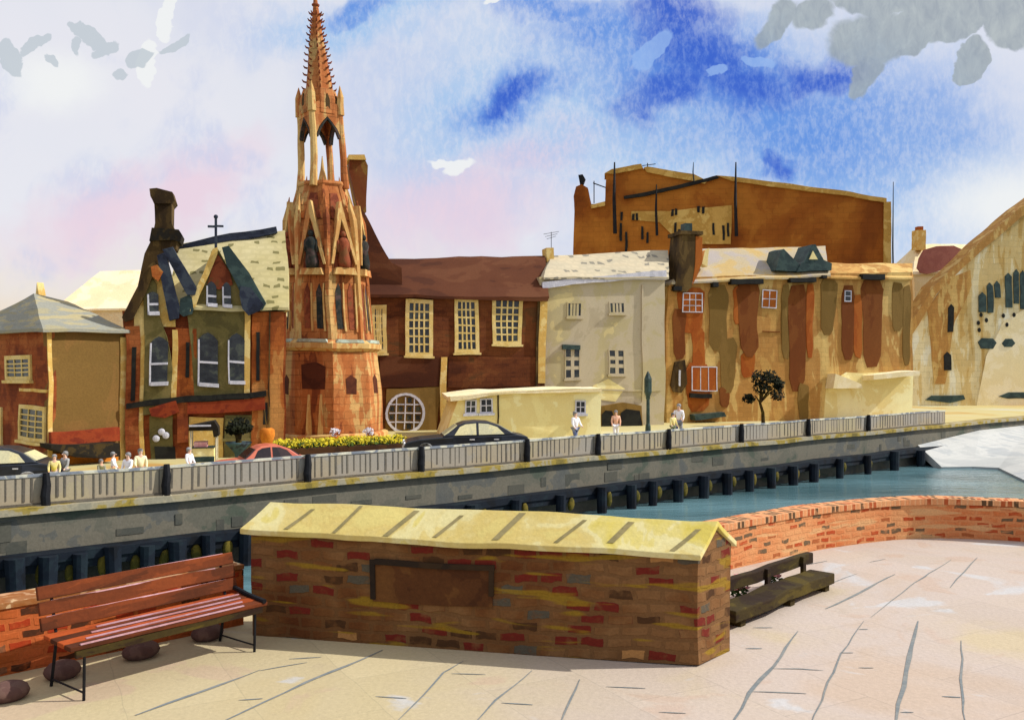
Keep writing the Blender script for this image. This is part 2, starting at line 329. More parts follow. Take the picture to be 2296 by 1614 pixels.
class MB:
    def __init__(s): s.v = []; s.f = []; s.uvs = None
    def add(s, vs, fs):
        o = len(s.v); s.v += [Vector(p) for p in vs]; s.f += [[i + o for i in q] for q in fs]; return s
    def box(s, x0, x1, y0, y1, z0, z1):
        return s.add([(x0, y0, z0), (x1, y0, z0), (x1, y1, z0), (x0, y1, z0), (x0, y0, z1), (x1, y0, z1), (x1, y1, z1), (x0, y1, z1)],
                     [(0, 3, 2, 1), (4, 5, 6, 7), (0, 1, 5, 4), (1, 2, 6, 5), (2, 3, 7, 6), (3, 0, 4, 7)])
    def prism(s, pts, y0, y1):       # outline in (x, z), from y0 to y1
        n = len(pts)
        vs = [(a, y0, b) for a, b in pts] + [(a, y1, b) for a, b in pts]
        return s.add(vs, [list(range(n)), list(range(2 * n - 1, n - 1, -1))] + [(i, i + n, (i + 1) % n + n, (i + 1) % n) for i in range(n)])
    def slab(s, pts, z0, z1):        # outline in (x, y), from z0 to z1
        n = len(pts)
        vs = [(a, b, z0) for a, b in pts] + [(a, b, z1) for a, b in pts]
        return s.add(vs, [list(range(n - 1, -1, -1)), list(range(n, 2 * n))] + [(i, (i + 1) % n, (i + 1) % n + n, i + n) for i in range(n)])
    def ring(s, profile, n=16, c=(0, 0), ph=0.0, cap=True):   # lathe: profile [(r, z)]
        vs = []; fs = []
        for r, z in profile:
            for i in range(n):
                a = ph + 2 * math.pi * i / n; vs.append((c[0] + r * math.sin(a), c[1] - r * math.cos(a), z))
        for k in range(len(profile) - 1):
            for i in range(n):
                j = (i + 1) % n; fs.append((k * n + i, k * n + j, (k + 1) * n + j, (k + 1) * n + i))
        if cap:
            fs.append(list(range(n - 1, -1, -1))); fs.append([(len(profile) - 1) * n + i for i in range(n)])
        return s.add(vs, fs)
    def tube(s, path, rad, n=8):
        path = [Vector(p) for p in path]
        rad = rad if isinstance(rad, (list, tuple)) else [rad] * len(path)
        vs = []; fs = []
        for k, p in enumerate(path):
            d = (path[min(k + 1, len(path) - 1)] - path[max(k - 1, 0)]).normalized()
            a = d.orthogonal().normalized() if k == 0 else (a0 - d * a0.dot(d)).normalized()
            a0 = a; b = d.cross(a)
            for i in range(n):
                t = 2 * math.pi * i / n; vs.append(p + (a * math.cos(t) + b * math.sin(t)) * rad[k])
        for k in range(len(path) - 1):
            for i in range(n):
                j = (i + 1) % n; fs.append((k * n + i, k * n + j, (k + 1) * n + j, (k + 1) * n + i))
        fs.append(list(range(n - 1, -1, -1))); fs.append([(len(path) - 1) * n + i for i in range(n)])
        return s.add(vs, fs)
    def ball(s, c, r, n=12, m=8, bump=0.0):
        c = Vector(c); r = r if isinstance(r, (tuple, list)) else (r, r, r)
        prof = []
        vs = []; fs = []
        for k in range(m + 1):
            t = math.pi * k / m
            for i in range(n):
                a = 2 * math.pi * i / n
                q = Vector((r[0] * math.sin(t) * math.cos(a), r[1] * math.sin(t) * math.sin(a), -r[2] * math.cos(t)))
                if bump: q *= 1 + bump * noise.noise(q * 2.3 + c)
                vs.append(c + q)
        for k in range(m):
            for i in range(n):
                j = (i + 1) % n; fs.append((k * n + i, k * n + j, (k + 1) * n + j, (k + 1) * n + i))
        return s.add(vs, fs)
    def leaves(s, c, r, n, size, flat=1.0):
        for _ in range(n):
            while True:
                q = Vector((rnd.uniform(-1, 1), rnd.uniform(-1, 1), rnd.uniform(-1, 1)))
                if 0.12 < q.length < 1: break
            p = Vector(c) + Vector((q.x * r[0], q.y * r[1], q.z * r[2]))
            u = Vector((rnd.gauss(0, 1), rnd.gauss(0, 1), rnd.gauss(0, 1))).normalized(); w = u.orthogonal().normalized()
            k = size * rnd.uniform(0.6, 1.3)
            s.add([p - u * k, p + w * k * 0.55, p + u * k, p - w * k * 0.55], [(0, 1, 2, 3)])
        return s
    def build(s, name, mat, parent=None, warped=0.0, sub=0.8, smooth=False, bevel=0.0, uvf=None, wf=0.33):
        bm = bmesh.new()
        vs = [bm.verts.new(p) for p in s.v]
        uvl = bm.loops.layers.uv.new('UVMap') if s.uvs else None
        for i, q in enumerate(s.f):
            try: f = bm.faces.new([vs[j] for j in q])
            except ValueError: continue
            f.smooth = smooth
            if uvl:
                for lp, uv in zip(f.loops, s.uvs[i]): lp[uvl].uv = uv
        if not uvl: bmesh.ops.remove_doubles(bm, verts=bm.verts, dist=1e-5)
        loose = all(len(f.verts) == 4 for f in bm.faces) and len(bm.faces) > 0 and all(len(e.link_faces) == 1 for e in bm.edges)
        if not loose: bmesh.ops.recalc_face_normals(bm, faces=bm.faces)
        if warped:
            for _ in range(6):
                es = [e for e in bm.edges if e.calc_length() > sub]
                if not es: break
                bmesh.ops.subdivide_edges(bm, edges=es, cuts=1, use_grid_fill=True)
            root = parent
            while root is not None and root.parent is not None: root = root.parent
            M = Matrix.Identity(4)
            if root is not None: M = Matrix.Translation(root.location) @ Matrix.Rotation(root.rotation_euler.z, 4, 'Z')
            Mi = M.inverted()
            for v in bm.verts: v.co = Mi @ warp(M @ v.co, warped, wf)
        me = bpy.data.meshes.new(name); bm.to_mesh(me); bm.free()
        me.materials.append(mat)
        o = bpy.data.objects.new(name, me); col.objects.link(o)
        if parent is not None: o.parent = parent
        if bevel:
            mod = o.modifiers.new('bevel', 'BEVEL'); mod.width = bevel; mod.segments = 2; mod.limit_method = 'ANGLE'
        return o

def thing(name, label, cat, loc=(0, 0, 0), rz=0.0, group=None):
    o = bpy.data.objects.new(name, None); col.objects.link(o)
    o.empty_display_size = 0.3
    o.location = loc; o.rotation_euler = (0, 0, rz)
    o['label'] = label; o['category'] = cat
    if group: o['group'] = group
    return o
def structure(o): o['kind'] = 'structure'; return o

class Fac:
    """a wall plane through the sight line (px) at distance d, turned by a; local x along it, y into the building, z up from the street"""
    def __init__(s, px, d, a, z=STREET, warped=0.11):
        s.O = Vector(((px - CX) / F * d, d, z)); s.a = R(a); s.z = z; s.w = warped
        s.t = Vector((math.cos(s.a), math.sin(s.a), 0)); s.n = Vector((math.sin(s.a), -math.cos(s.a), 0))
        s.root = None
    def uv(s, x, y, back=0.0):
        r = Vector(((x - CX) / F, 1, (CY - y) / F))
        Q = s.O - s.n * back
        k = (Q - Vector((0, 0, EYE))).dot(s.n) / r.dot(s.n)
        p = Vector((0, 0, EYE)) + r * k
        return ((p - s.O).dot(s.t), p.z - s.z)
    def dist(s, x): return s.O.dot(s.n) / (Vector(((x - CX) / F, 1, 0)).dot(s.n))
    def rect(s, x0, y0, x1, y1, back=0.0):
        ym, xm = (y0 + y1) / 2, (x0 + x1) / 2
        return s.uv(x0, ym, back)[0], s.uv(x1, ym, back)[0], s.uv(xm, y1, back)[1], s.uv(xm, y0, back)[1]
    def thing(s, name, label, cat, group=None):
        s.root = thing(name, label, cat, s.O, s.a, group); return s.root
    def poly(s, name, pts, y0, y1, mat, parent=None, **kw):
        m = MB().prism([s.uv(x, y, y0) for x, y in pts], y0, y1)
        return m.build(name, mat, parent or s.root, s.w, **kw)
    def box(s, name, x0, y0, x1, y1, b0, b1, mat, parent=None, **kw):
        u0, u1, v0, v1 = s.rect(x0, y0, x1, y1, b0)
        return MB().box(u0, u1, b0, b1, v0, v1).build(name, mat, parent or s.root, s.w, **kw)
    def window(s, x0, y0, x1, y1, nx=3, ny=4, fm=None, pm=None, fw=0.16, bar=0.05, proud=0.08, sill=True, parent=None):
        u0, u1, v0, v1 = s.rect(x0, y0, x1, y1)
        m = MB()
        m.box(u0, u0 + fw, -proud, 0.0, v0, v1).box(u1 - fw, u1, -proud, 0.0, v0, v1)
        m.box(u0 + fw, u1 - fw, -proud, 0.0, v1 - fw, v1).box(u0 + fw, u1 - fw, -proud, 0.0, v0, v0 + fw)
        a0, a1, b0, b1 = u0 + fw, u1 - fw, v0 + fw, v1 - fw
        for i in range(1, nx):
            x = a0 + (a1 - a0) * i / nx; m.box(x - bar / 2, x + bar / 2, -proud * 0.8, -0.02, b0, b1)
        for i in range(1, ny):
            z = b0 + (b1 - b0) * i / ny; m.box(a0, a1, -proud * 0.72, -0.021, z - bar / 2, z + bar / 2)
        w = m.build('window', fm or frame_cream, parent or s.root, s.w, sub=1.2)
        MB().box(a0, a1, -0.03, -0.004, b0, b1).build('pane', pm or glass_dark, w, s.w, sub=1.2)
        if sill: MB().box(u0 - 0.08, u1 + 0.08, -proud - 0.1, -0.002, v0 - 0.12, v0 - 0.003).build('sill', fm or frame_cream, w, s.w, sub=1.2)
        return w
    def sash(s, x0, y0, x1, y1, parent=None, arch=0.0):
        """dark sash window with slim white bars and sill"""
        u0, u1, v0, v1 = s.rect(x0, y0, x1, y1)
        m = MB(); fw = 0.06
        m.box(u0, u0 + fw, -0.12, -0.02, v0, v1); m.box(u0 + fw, u1, -0.12, -0.02, (v0 + v1) / 2 - 0.04, (v0 + v1) / 2 + 0.05)
        m.box(u0 + fw, u1 + 0.04, -0.16, -0.02, v0 - 0.02, v0 + 0.13)
        w = m.build('window', frame_white, parent or s.root, s.w, sub=1.2)
        um = (u0 + u1) / 2
        MB().prism([(u0, v0), (u1, v0), (u1, v1), (um + (u1 - u0) * 0.25, v1 + arch * 0.7), (um, v1 + arch), (um - (u1 - u0) * 0.25, v1 + arch * 0.7), (u0, v1)], -0.07, -0.01).build('pane', glass_dark, w, s.w, sub=1.2)
        return w
    def roof(s, name, ex0, ex1, ey, rx0, rx1, ry, back, mat, over=0.25, parent=None, flip=True, ey1=None, ry1=None):
        """pitched roof: eave line in front, ridge `back` metres in"""
        e0 = s.uv(ex0, ey, -over); e1 = s.uv(ex1, ey1 or ey, -over); r0 = s.uv(rx0, ry, back); r1 = s.uv(rx1, ry1 or ry, back)
        th = 0.12; B = 2 * back + over
        vs = [(e0[0], -over, e0[1]), (e1[0], -over, e1[1]), (r1[0], back, r1[1]), (r0[0], back, r0[1]), (e0[0], B, e0[1]), (e1[0], B, e1[1]),
              (e0[0], -over, e0[1] - th), (e1[0], -over, e1[1] - th), (e0[0], B, e0[1] - th), (e1[0], B, e1[1] - th)]
        fs = [(0, 1, 2, 3), (3, 2, 5, 4), (0, 3, 4), (1, 5, 2), (6, 7, 1, 0), (8, 4, 5, 9), (6, 0, 4, 8), (7, 9, 5, 1), (6, 8, 9, 7)]
        return MB().add(vs, fs).build(name, mat, parent or s.root, s.w, sub=1.0)

# ------------------------------------------------------------------ sky and sun
SUN_EL, SUN_DIR = R(40), Vector((0.9985, 0.055, 0))
W = bpy.data.worlds.new('World'); sc.world = W; W.use_nodes = True; W.cycles.sampling_method = 'MANUAL'; W.cycles.sample_map_resolution = 512
W.node_tree.nodes.clear()
t = NT(W.node_tree)
gen = t.new('ShaderNodeTexCoord').outputs['Generated']
sky = t.new('ShaderNodeTexSky', sky_type='NISHITA'); sky.sun_disc = False; sky.sun_elevation = SUN_EL
sky.sun_rotation = math.atan2(SUN_DIR.x, SUN_DIR.y)
sp = t.new('ShaderNodeSeparateXYZ'); t.l.new(gen, sp.inputs[0])
yy = t.math('MAXIMUM', t.math('ABSOLUTE', sp.outputs[1]), 0.12)
cb = t.new('ShaderNodeCombineXYZ')
t.l.new(t.math('DIVIDE', sp.outputs[0], yy), cb.inputs[0]); t.l.new(t.math('DIVIDE', sp.outputs[2], yy), cb.inputs[1])
uv0 = cb.outputs[0]
def jitter(v, sc_, amp, det=4):
    n = t.noise(v, sc_, det, 0, 0.6)
    return t.vec('ADD', v, t.vec('SCALE', t.vec('SUBTRACT', n.outputs['Color'], (0.5, 0.5, 0.5)), amp))
uvs = jitter(jitter(uv0, 6, 0.14), 45, 0.03)       # soft cloud borders
uvh = jitter(jitter(uv0, 11, 0.05), 60, 0.01)      # crisp cloud borders
def blob(v, x, y, rx, ry, rot=0.0, soft=0.5):
    m = t.mapping(v, loc=((x - CX) / F, (CY - y) / F, 0), rot=(0, 0, R(rot)), scale=(rx / F, ry / F, 1), kind='TEXTURE')
    mm = t.vec('MULTIPLY', m, (1, 1, 0))
    return t.maprange(t.vec('LENGTH', mm), 1 + soft, max(0.0, 1 - soft))
def union(bs):
    o = bs[0]
    for b_ in bs[1:]: o = t.math('MAXIMUM', o, b_)
    return o
def C3(c, k=1.0): return lin(c, k)
grain_n = t.noise(t.mapping(uv0, scale=(1.5, 0.8, 1)), 150, 3, 0.3, 0.7).outputs[0]
grain2 = t.noise(t.mapping(uv0, scale=(1.3, 0.6, 1)), 75, 3, 0.5, 0.7).outputs[0]
big = t.noise(uv0, 3.2, 4, 0.6).outputs[0]
nish = t.vec('SCALE', sky.outputs[0], 0.12)          # clear-sky light behind the cloud
SK = 1.03
c = t.ramp(big, [(0.3, C3((212, 216, 234), SK)), (0.5, C3((230, 231, 239), SK)), (0.7, C3((236, 234, 240), SK))])
c = t.mix(0.08, c, nish)
vv = t.new('ShaderNodeSeparateXYZ'); t.l.new(uvs, vv.inputs[0])
c = t.mix(t.math('MULTIPLY', t.maprange(vv.outputs[1], 0.17, 0.03), t.maprange(vv.outputs[0], 0.1, -0.35)), c, C3((236, 222, 204), SK))
pink = union([blob(uvs, 1010, 480, 230, 90, 10, 0.8), blob(uvs, 430, 430, 150, 60, 30, 0.8), blob(uvs, 210, 480, 160, 60, 15, 0.9), blob(uvs, 1180, 350, 140, 60, 20, 0.8)])
c = t.mix(t.math('MULTIPLY', pink, 0.75), c, C3((232, 204, 220), SK))
lav = t.math('MULTIPLY', t.math('MAXIMUM', t.maprange(t.noise(uv0, 7.5, 4, 0.5).outputs[0], 0.5, 0.66), union([blob(uvs, 880, 230, 170, 260, 12, 0.8), blob(uvs, 560, 60, 120, 70, 0, 0.9)])), t.maprange(grain2, 0.34, 0.6, 0.4, 1.0))
c = t.mix(t.math('MULTIPLY', lav, 0.55), c, C3((194, 204, 232), SK))
# blue openings
pale_b = union([blob(uvs, 1560, 250, 560, 230, -8, 0.8), blob(uvs, 800, 40, 200, 60, 8, 0.9), blob(uvs, 1060, 240, 190, 130, 25, 0.9), blob(uvs, 1850, 350, 420, 190, -6, 0.8), blob(uvs, 1480, 360, 260, 90, -10, 0.9)])
gmod = t.maprange(t.math('ADD', t.math('MULTIPLY', grain_n, 0.5), t.math('MULTIPLY', grain2, 0.5)), 0.36, 0.62, 0.6, 1.12)
c = t.mix(t.math('MULTIPLY', t.math('MULTIPLY', pale_b, 0.75), gmod, True), c, C3((152, 192, 234), SK))
mid_b = union([blob(uvs, 1600, 160, 350, 120, -14, 0.7), blob(uvs, 1150, 215, 135, 48, 26, 0.7), blob(uvs, 1360, 60, 150, 60, 5, 0.8), blob(uvs, 1740, 370, 60, 40, 0, 0.8), blob(uvs, 1800, 270, 330, 130, -8, 0.9), blob(uvs, 820, 0, 70, 25, 10, 0.9), blob(uvs, 1240, 10, 200, 40, 0, 0.8)])
gm2 = t.maprange(t.math('ADD', t.math('MULTIPLY', grain_n, 0.5), t.math('MULTIPLY', grain2, 0.5)), 0.38, 0.6, 0.72, 1.06)
c = t.mix(t.math('MULTIPLY', t.math('MULTIPLY', mid_b, 0.85), gm2, True), c, C3((92, 142, 222), SK))
deep_b = union([blob(uvs, 1560, 110, 140, 85, -40, 0.6), blob(uvs, 1650, 170, 150, 50, -8, 0.7), blob(uvs, 1860, 150, 110, 36, -6, 0.7), blob(uvs, 1530, 10, 110, 40, 0, 0.7), blob(uvs, 1480, 190, 90, 50, 20, 0.8), blob(uvs, 1150, 212, 70, 24, 28, 0.7), blob(uvs, 1740, 372, 30, 24, 0, 0.7)])
c = t.mix(t.math('MULTIPLY', t.math('MULTIPLY', deep_b, 0.92), gm2, True), c, t.mix(0.12, C3((40, 88, 204), SK), nish))
# small clear-edged white clouds
wh = union([blob(uvh, 343, 130, 20, 62, -4, 0.06), blob(uvh, 373, 20, 15, 62, 4, 0.06), blob(uvh, 990, 372, 26, 10, -20, 0.15), blob(uvh, 1022, 384, 30, 15, 24, 0.15), blob(uvh, 120, 175, 110, 60, 0, 0.7), blob(uvh, 1110, 6, 30, 12, 20, 0.1), blob(uvh, 2260, 450, 150, 80, 0, 0.8)])
c = t.mix(t.math('MULTIPLY', wh, 0.9), c, C3((238, 240, 240), SK))
wb = union([blob(uvh, 1470, 110, 52, 24, 42, 0.08), blob(uvh, 1590, 152, 24, 12, 10, 0.1), blob(uvh, 1690, 126, 46, 12, -6, 0.12)])
c = t.mix(t.math('MULTIPLY', wb, 0.7), c, C3((150, 184, 236), SK))
gr = union([blob(uvh, 1745, 45, 70, 30, 32, 0.13), blob(uvh, 1830, 40, 50, 36, 30, 0.13), blob(uvh, 1950, 90, 92, 62, 18, 0.13), blob(uvh, 1940, 175, 24, 46, -28, 0.13), blob(uvh, 2050, 70, 90, 44, 20, 0.06), blob(uvh, 2140, 60, 66, 48, 30, 0.06), blob(uvh, 2170, 145, 30, 56, -30, 0.06), blob(uvh, 2260, 50, 70, 62, 0, 0.06), blob(uvh, 1990, 10, 120, 26, 0, 0.1), blob(uvh, 2100, 14, 140, 26, 0, 0.1)])
c = t.mix(t.math('MULTIPLY', gr, 0.78), c, t.ramp(grain2, [(0.3, C3((138, 150, 158), SK)), (0.7, C3((168, 178, 178), SK))]))
gl = union([blob(uvh, 18, 122, 26, 42, 20, 0.05), blob(uvh, 75, 92, 42, 12, 34, 0.06), blob(uvh, 200, 70, 52, 20, -34, 0.05), blob(uvh, 242, 98, 36, 17, 28, 0.05), blob(uvh, 172, 96, 10, 22, 0, 0.1), blob(uvh, 325, 120, 32, 22, 20, 0.06), blob(uvh, 396, 92, 36, 12, 28, 0.06), blob(uvh, 282, 157, 24, 11, -12, 0.08), blob(uvh, 105, 126, 16, 9, -40, 0.08)])
c = t.mix(t.math('MULTIPLY', gl, 0.8), c, C3((188, 198, 206), SK))
# below the horizon: pale ground haze
c = t.mix(t.maprange(sp.outputs[2], 0.0, -0.05), c, C3((225, 214, 190), SK * 0.8))
bg = t.new('ShaderNodeBackground'); bg.inputs['Strength'].default_value = 1.0
t.l.new(c, bg.inputs[0])
wo = t.new('ShaderNodeOutputWorld'); t.l.new(bg.outputs[0], wo.inputs[0])

sl = bpy.data.lights.new('sun', 'SUN'); sl.energy = 5.0; sl.angle = R(0.5); sl.color = (1.0, 0.965, 0.90)
so = bpy.data.objects.new('sun', sl); col.objects.link(so)
d = -(SUN_DIR.normalized() * math.cos(SUN_EL) + Vector((0, 0, math.sin(SUN_EL))))
so.rotation_euler = d.to_track_quat('-Z', 'Y').to_euler(); so.location = (40, 5, 40)

# ------------------------------------------------------------------ the river, its walls, the street
T_ = 1 / 1.3066                                        # photograph pixels -> layout units
def Q(x, y): return (x * T_, y * T_)
fl = G(*Q(0, 1495), STREET); fr = G(*Q(2688, 1250), STREET)
fdir = (fr - fl).normalized(); fn = Vector((fdir.y, -fdir.x, 0))
fang = math.degrees(math.atan2(fdir.y, fdir.x))
def fpar(px, off=0.0):                                # distance along the fence where a sight line meets it
    r = Vector(((px - CX) / F, 1, 0)); Qp = fl + fn * off
    k = Vector((Qp.x, Qp.y, 0)).dot(fn) / r.dot(fn)
    p = r * k
    return (p - Vector((fl.x, fl.y, 0))).dot(fdir)
LEND, REND = -14.0, 95.0
A = fl + fdir * LEND; B = fl + fdir * REND
back = -fn
m = MB().slab([(A.x, A.y), (B.x, B.y), (B.x + back.x * 700, B.y + back.y * 700), (A.x + back.x * 700, A.y + back.y * 700)], STREET - 0.3, STREET)
structure(m.build('street', street_ground))
structure(MB().add([(-700, -60, WATER), (900, -60, WATER), (900, 900, WATER), (-700, 900, WATER)], [(0, 1, 2, 3)]).build('river_water', water_m))
# river wall under the fence
rw = thing('river_wall', 'long grey stained river wall under the fence on the far bank', 'river wall', (fl.x, fl.y, STREET), R(fang))
rw['kind'] = 'structure'
MB().box(LEND, REND, -0.12, 0.6, -3.2, -0.16).build('wall_face', river_stone, rw, 0.05, 1.2)
MB().box(LEND, REND, -0.32, 0.7, -0.16, 0.02).build('ledge', moss_ledge, rw, 0.04, 0.8)
bl = MB()
for i in range(34):                                   # protruding darker stones
    x = rnd.uniform(-4, 55); z = rnd.uniform(-1.15, -0.35); w_ = rnd.uniform(0.2, 0.9); h_ = rnd.uniform(0.12, 0.5)
    bl.box(x, x + w_, -0.125 - rnd.uniform(0.003, 0.02), -0.05, z - h_ / 2, z + h_ / 2)
bl.build('facing_stone', wash('facing_stone', [(96, 98, 90), (112, 110, 98)], 0.6, k=0.56), rw, 0.05, 0.5)
# dark beam and posts added in place of waterline shade and railing reflections
ls = thing('waterline_shade', 'dark navy beam and posts added as shade and reflections along the far waterline', 'waterline shade', (fl.x, fl.y, WATER), R(fang))
MB().box(LEND, fpar(2090), -0.75, -0.13, 0.78, 1.02).box(LEND, fpar(2085), -0.68, -0.16, 0.55, 0.775).build('shade_beam', shade_navy, ls, 0.05, 0.8)
pxs = [41, 140, 234, 328, 430, 517, 608, 720, 850, 980, 1110, 1240, 1380, 1510, 1640, 1760, 1847, 1911, 1984, 2060, 2128, 2193, 2257, 2320, 2382, 2458, 2539, 2618, 2694]
for px in pxs:
    u = fpar(px * T_, 0.8); r_ = rnd.uniform(0.17, 0.24)
    MB().tube([(u, -0.86, -2.2), (u + rnd.uniform(-.05, .05), -0.86, -0.3), (u, -0.86, 0.95 + rnd.uniform(-0.03, 0.12))], [r_, r_, r_ * 1.12], 10).build('reflection_post', shade_navy, ls)  # upright added for the dark reflected legs of the railing
    MB().ball((u + rnd.uniform(0.5, 0.7), -0.7, rnd.uniform(0.42, 0.52)), (0.17, 0.09, 0.28), 9, 6, 0.4).build('weed_patch', weed, ls, smooth=True)
# the fence
fe = thing('quay_fence', 'grey railing with black posts along the far bank', 'fence', (fl.x, fl.y, STREET), R(fang))
F0, F1 = LEND + 0.4, fpar(2120)
MB().box(F0, F1, 0.015, 0.035, 0.10, 0.80).build('backing_sheet', fence_taupe, fe, 0.03, 1.0)
MB().box(F0, F1, -0.012, 0.05, 0.81, 0.89).build('top_rail', fence_rail, fe, 0.03, 0.8)
MB().box(F0, F1, -0.02, 0.045, 0.045, 0.095).build('bottom_rail', fence_bar, fe, 0.03, 0.8)
bars = MB(); u = F0; n_bars = 0; u_in = fpar(-6)
while u < F1:
    w_ = rnd.choice([0.028, 0.036, 0.048, 0.065]); z0 = 0.1 + rnd.uniform(0.0, 0.12)
    if u > u_in and n_bars < 100:
        MB().box(u, u + w_, 0.004, 0.0145, z0, 0.795).build('railing_bar', fence_bar, fe, 0.05, 0.35); n_bars += 1
    else: bars.box(u, u + w_, 0.004, 0.0145, z0, 0.795)
    u += w_ + rnd.uniform(0.13, 0.3) * (1 + 0.25 * (u > 20))
bars.build('far_railing_bars', fence_bar, fe, 0.05, 0.35)['kind'] = 'stuff'
for px, y0, y1 in [(135, 1395, 1490), (488, 1372, 1510), (902, 1350, 1445), (1235, 1318, 1405), (1545, 1305, 1378), (1753, 1275, 1347), (1960, 1265, 1335), (2173, 1245, 1312), (2369, 1243, 1300), (2545, 1242, 1278)]:
    u = fpar(px * T_, 0.1)
    p_ = MB().tube([(u, -0.1, 0.03), (u - 0.02, -0.1, 0.3), (u + 0.015, -0.1, 0.6), (u, -0.1, 0.93)], [0.12, 0.13, 0.115, 0.085], 10).build('post', black_iron, fe)
    MB().tube([(u - 0.16, -0.2, -0.12), (u - 0.1, -0.15, 0.02), (u, -0.13, 0.1), (u + 0.1, -0.15, 0.02), (u + 0.16, -0.2, -0.12)], 0.022, 6).build('foot_bracket', foot_white, p_)
# pale slip at the end of the water
near = [G(x, y, WATER - 0.1) for x, y in [(2110, 1054), (2180, 1053), (2240, 1056), (2280, 1076), (2330, 1100), (2430, 1150)]]
uf = [fpar(2085, 0.9) + f * (90 - fpar(2085, 0.9)) for f in (0, 0.2, 0.4, 0.6, 0.8, 1.0)]
far = [fl + fdir * u_ + fn * 0.1 + Vector((0, 0, -0.75 - (0.5 if i == 0 else 0))) for i, u_ in enumerate(uf)]
mm = MB(); n = len(near); K_ = 8
for j in range(K_ + 1):
    for i in range(n):
        p = near[i].lerp(far[i], j / K_); mm.v.append(p)
for j in range(K_):
    for i in range(n - 1): mm.f.append([j * n + i, j * n + i + 1, (j + 1) * n + i + 1, (j + 1) * n + i])
sw = mm.build('concrete_slipway', concrete_pale, None); md = sw.modifiers.new('thickness', 'SOLIDIFY'); md.thickness = 0.4; md.offset = 0
structure(sw)

# ------------------------------------------------------------------ near quay: pavement and brick parapets
par_l = [(-11.0, 1.0), (-4.2, 7.87), (-2.64, 9.4)]
par_r = [(1.15, 9.1), (2.0, 11.2), (2.88, 12.03), (4.25, 13.15), (5.5, 13.85), (6.25, 14.0), (6.93, 13.86), (7.6, 13.6), (9.2, 12.4), (11, 10.6), (16, 3)]
mid = [(-2.45, 9.6), (0.9, 9.15)]
edge = [(x, y + 0.4) for x, y in par_l] + mid + [(x, y + 0.33) for x, y in par_r]
structure(MB().slab([(-40, 1.0)] + edge + [(40, 3), (40, -40), (-40, -40)], WATER - 0.4, 0.0).build('pavement', paving))
J = [[(2147, 1841), (2265, 1784), (2390, 1727), (2508, 1680)], [(2421, 1784), (2520, 1735), (2621, 1682)], [(2551, 1808), (2668, 1716), (2723, 1680), (2786, 1639)], [(2782, 1721), (2864, 1633)],
     [(2335, 1849), (2265, 1951), (2198, 2029), (2139, 2125)], [(2531, 1819), (2465, 1915), (2414, 2029), (2378, 2120)], [(2690, 1819), (2664, 1923), (2625, 2120)], [(2817, 1876), (2817, 1990), (2827, 2120)],
     [(2367, 1655), (2423, 1643)], [(2265, 1959), (2340, 1959), (2412, 1964)], [(2206, 2025), (2363, 2032)], [(2460, 1912), (2500, 1912)], [(2515, 1843), (2543, 1843)], [(2206, 1838), (2263, 1838)], [(2184, 1899), (2233, 1900)],
     [(2515, 1956), (2559, 1956)], [(2637, 2086), (2676, 2086)], [(2550, 1647), (2594, 1637)], [(762, 1962), (600, 2022), (396, 2095)], [(1122, 1904), (1010, 1952), (892, 2000), (640, 2120)], [(900, 1940), (762, 1964)], [(1360, 1936), (1300, 1970), (1170, 2110)],
     [(1323, 1973), (1423, 1976)], [(847, 1930), (942, 1925)], [(1557, 1964), (1456, 2050), (1390, 2120)], [(1775, 2012), (1891, 2016)], [(1470, 2058), (1561, 2064)], [(1930, 2085), (2010, 2088)], [(1100, 2040), (1190, 2046)], [(2760, 2040), (2815, 2043)], [(1700, 1990), (1640, 2120)], [(700, 2050), (770, 2046)]]
jm = MB()
for k, ln in enumerate(J):
    pp = [G(*Q(*p)) for p in ln]
    pp2 = []
    for a_, b_ in zip(pp, pp[1:]):
        for q in range(4): pp2.append(a_.lerp(b_, q / 4))
    pp2.append(pp[-1])
    wide = 0.013 if k in (1, 4, 6, 18, 19) else 0.0065
    L, Rr = [], []
    for i, p in enumerate(pp2):
        d_ = (pp2[min(i + 1, len(pp2) - 1)] - pp2[max(i - 1, 0)]).normalized(); n_ = Vector((-d_.y, d_.x, 0))
        ww = wide * (0.25 + 1.5 * math.sin(math.pi * (i + 0.4) / (len(pp2)))) * (0.8 + 0.5 * noise.noise(p * 3.1)); jt = n_ * 0.02 * noise.noise(p * 2.0)
        L.append(p + n_ * ww + jt); Rr.append(p - n_ * ww + jt)
    n_ = len(L)
    jm.add([(p.x, p.y, 0.004) for p in L + Rr], [(i, i + 1, n_ + i + 1, n_ + i) for i in range(n_ - 1)])
pav = bpy.data.objects['pavement']
jm.build('joint', joint_grey, pav)

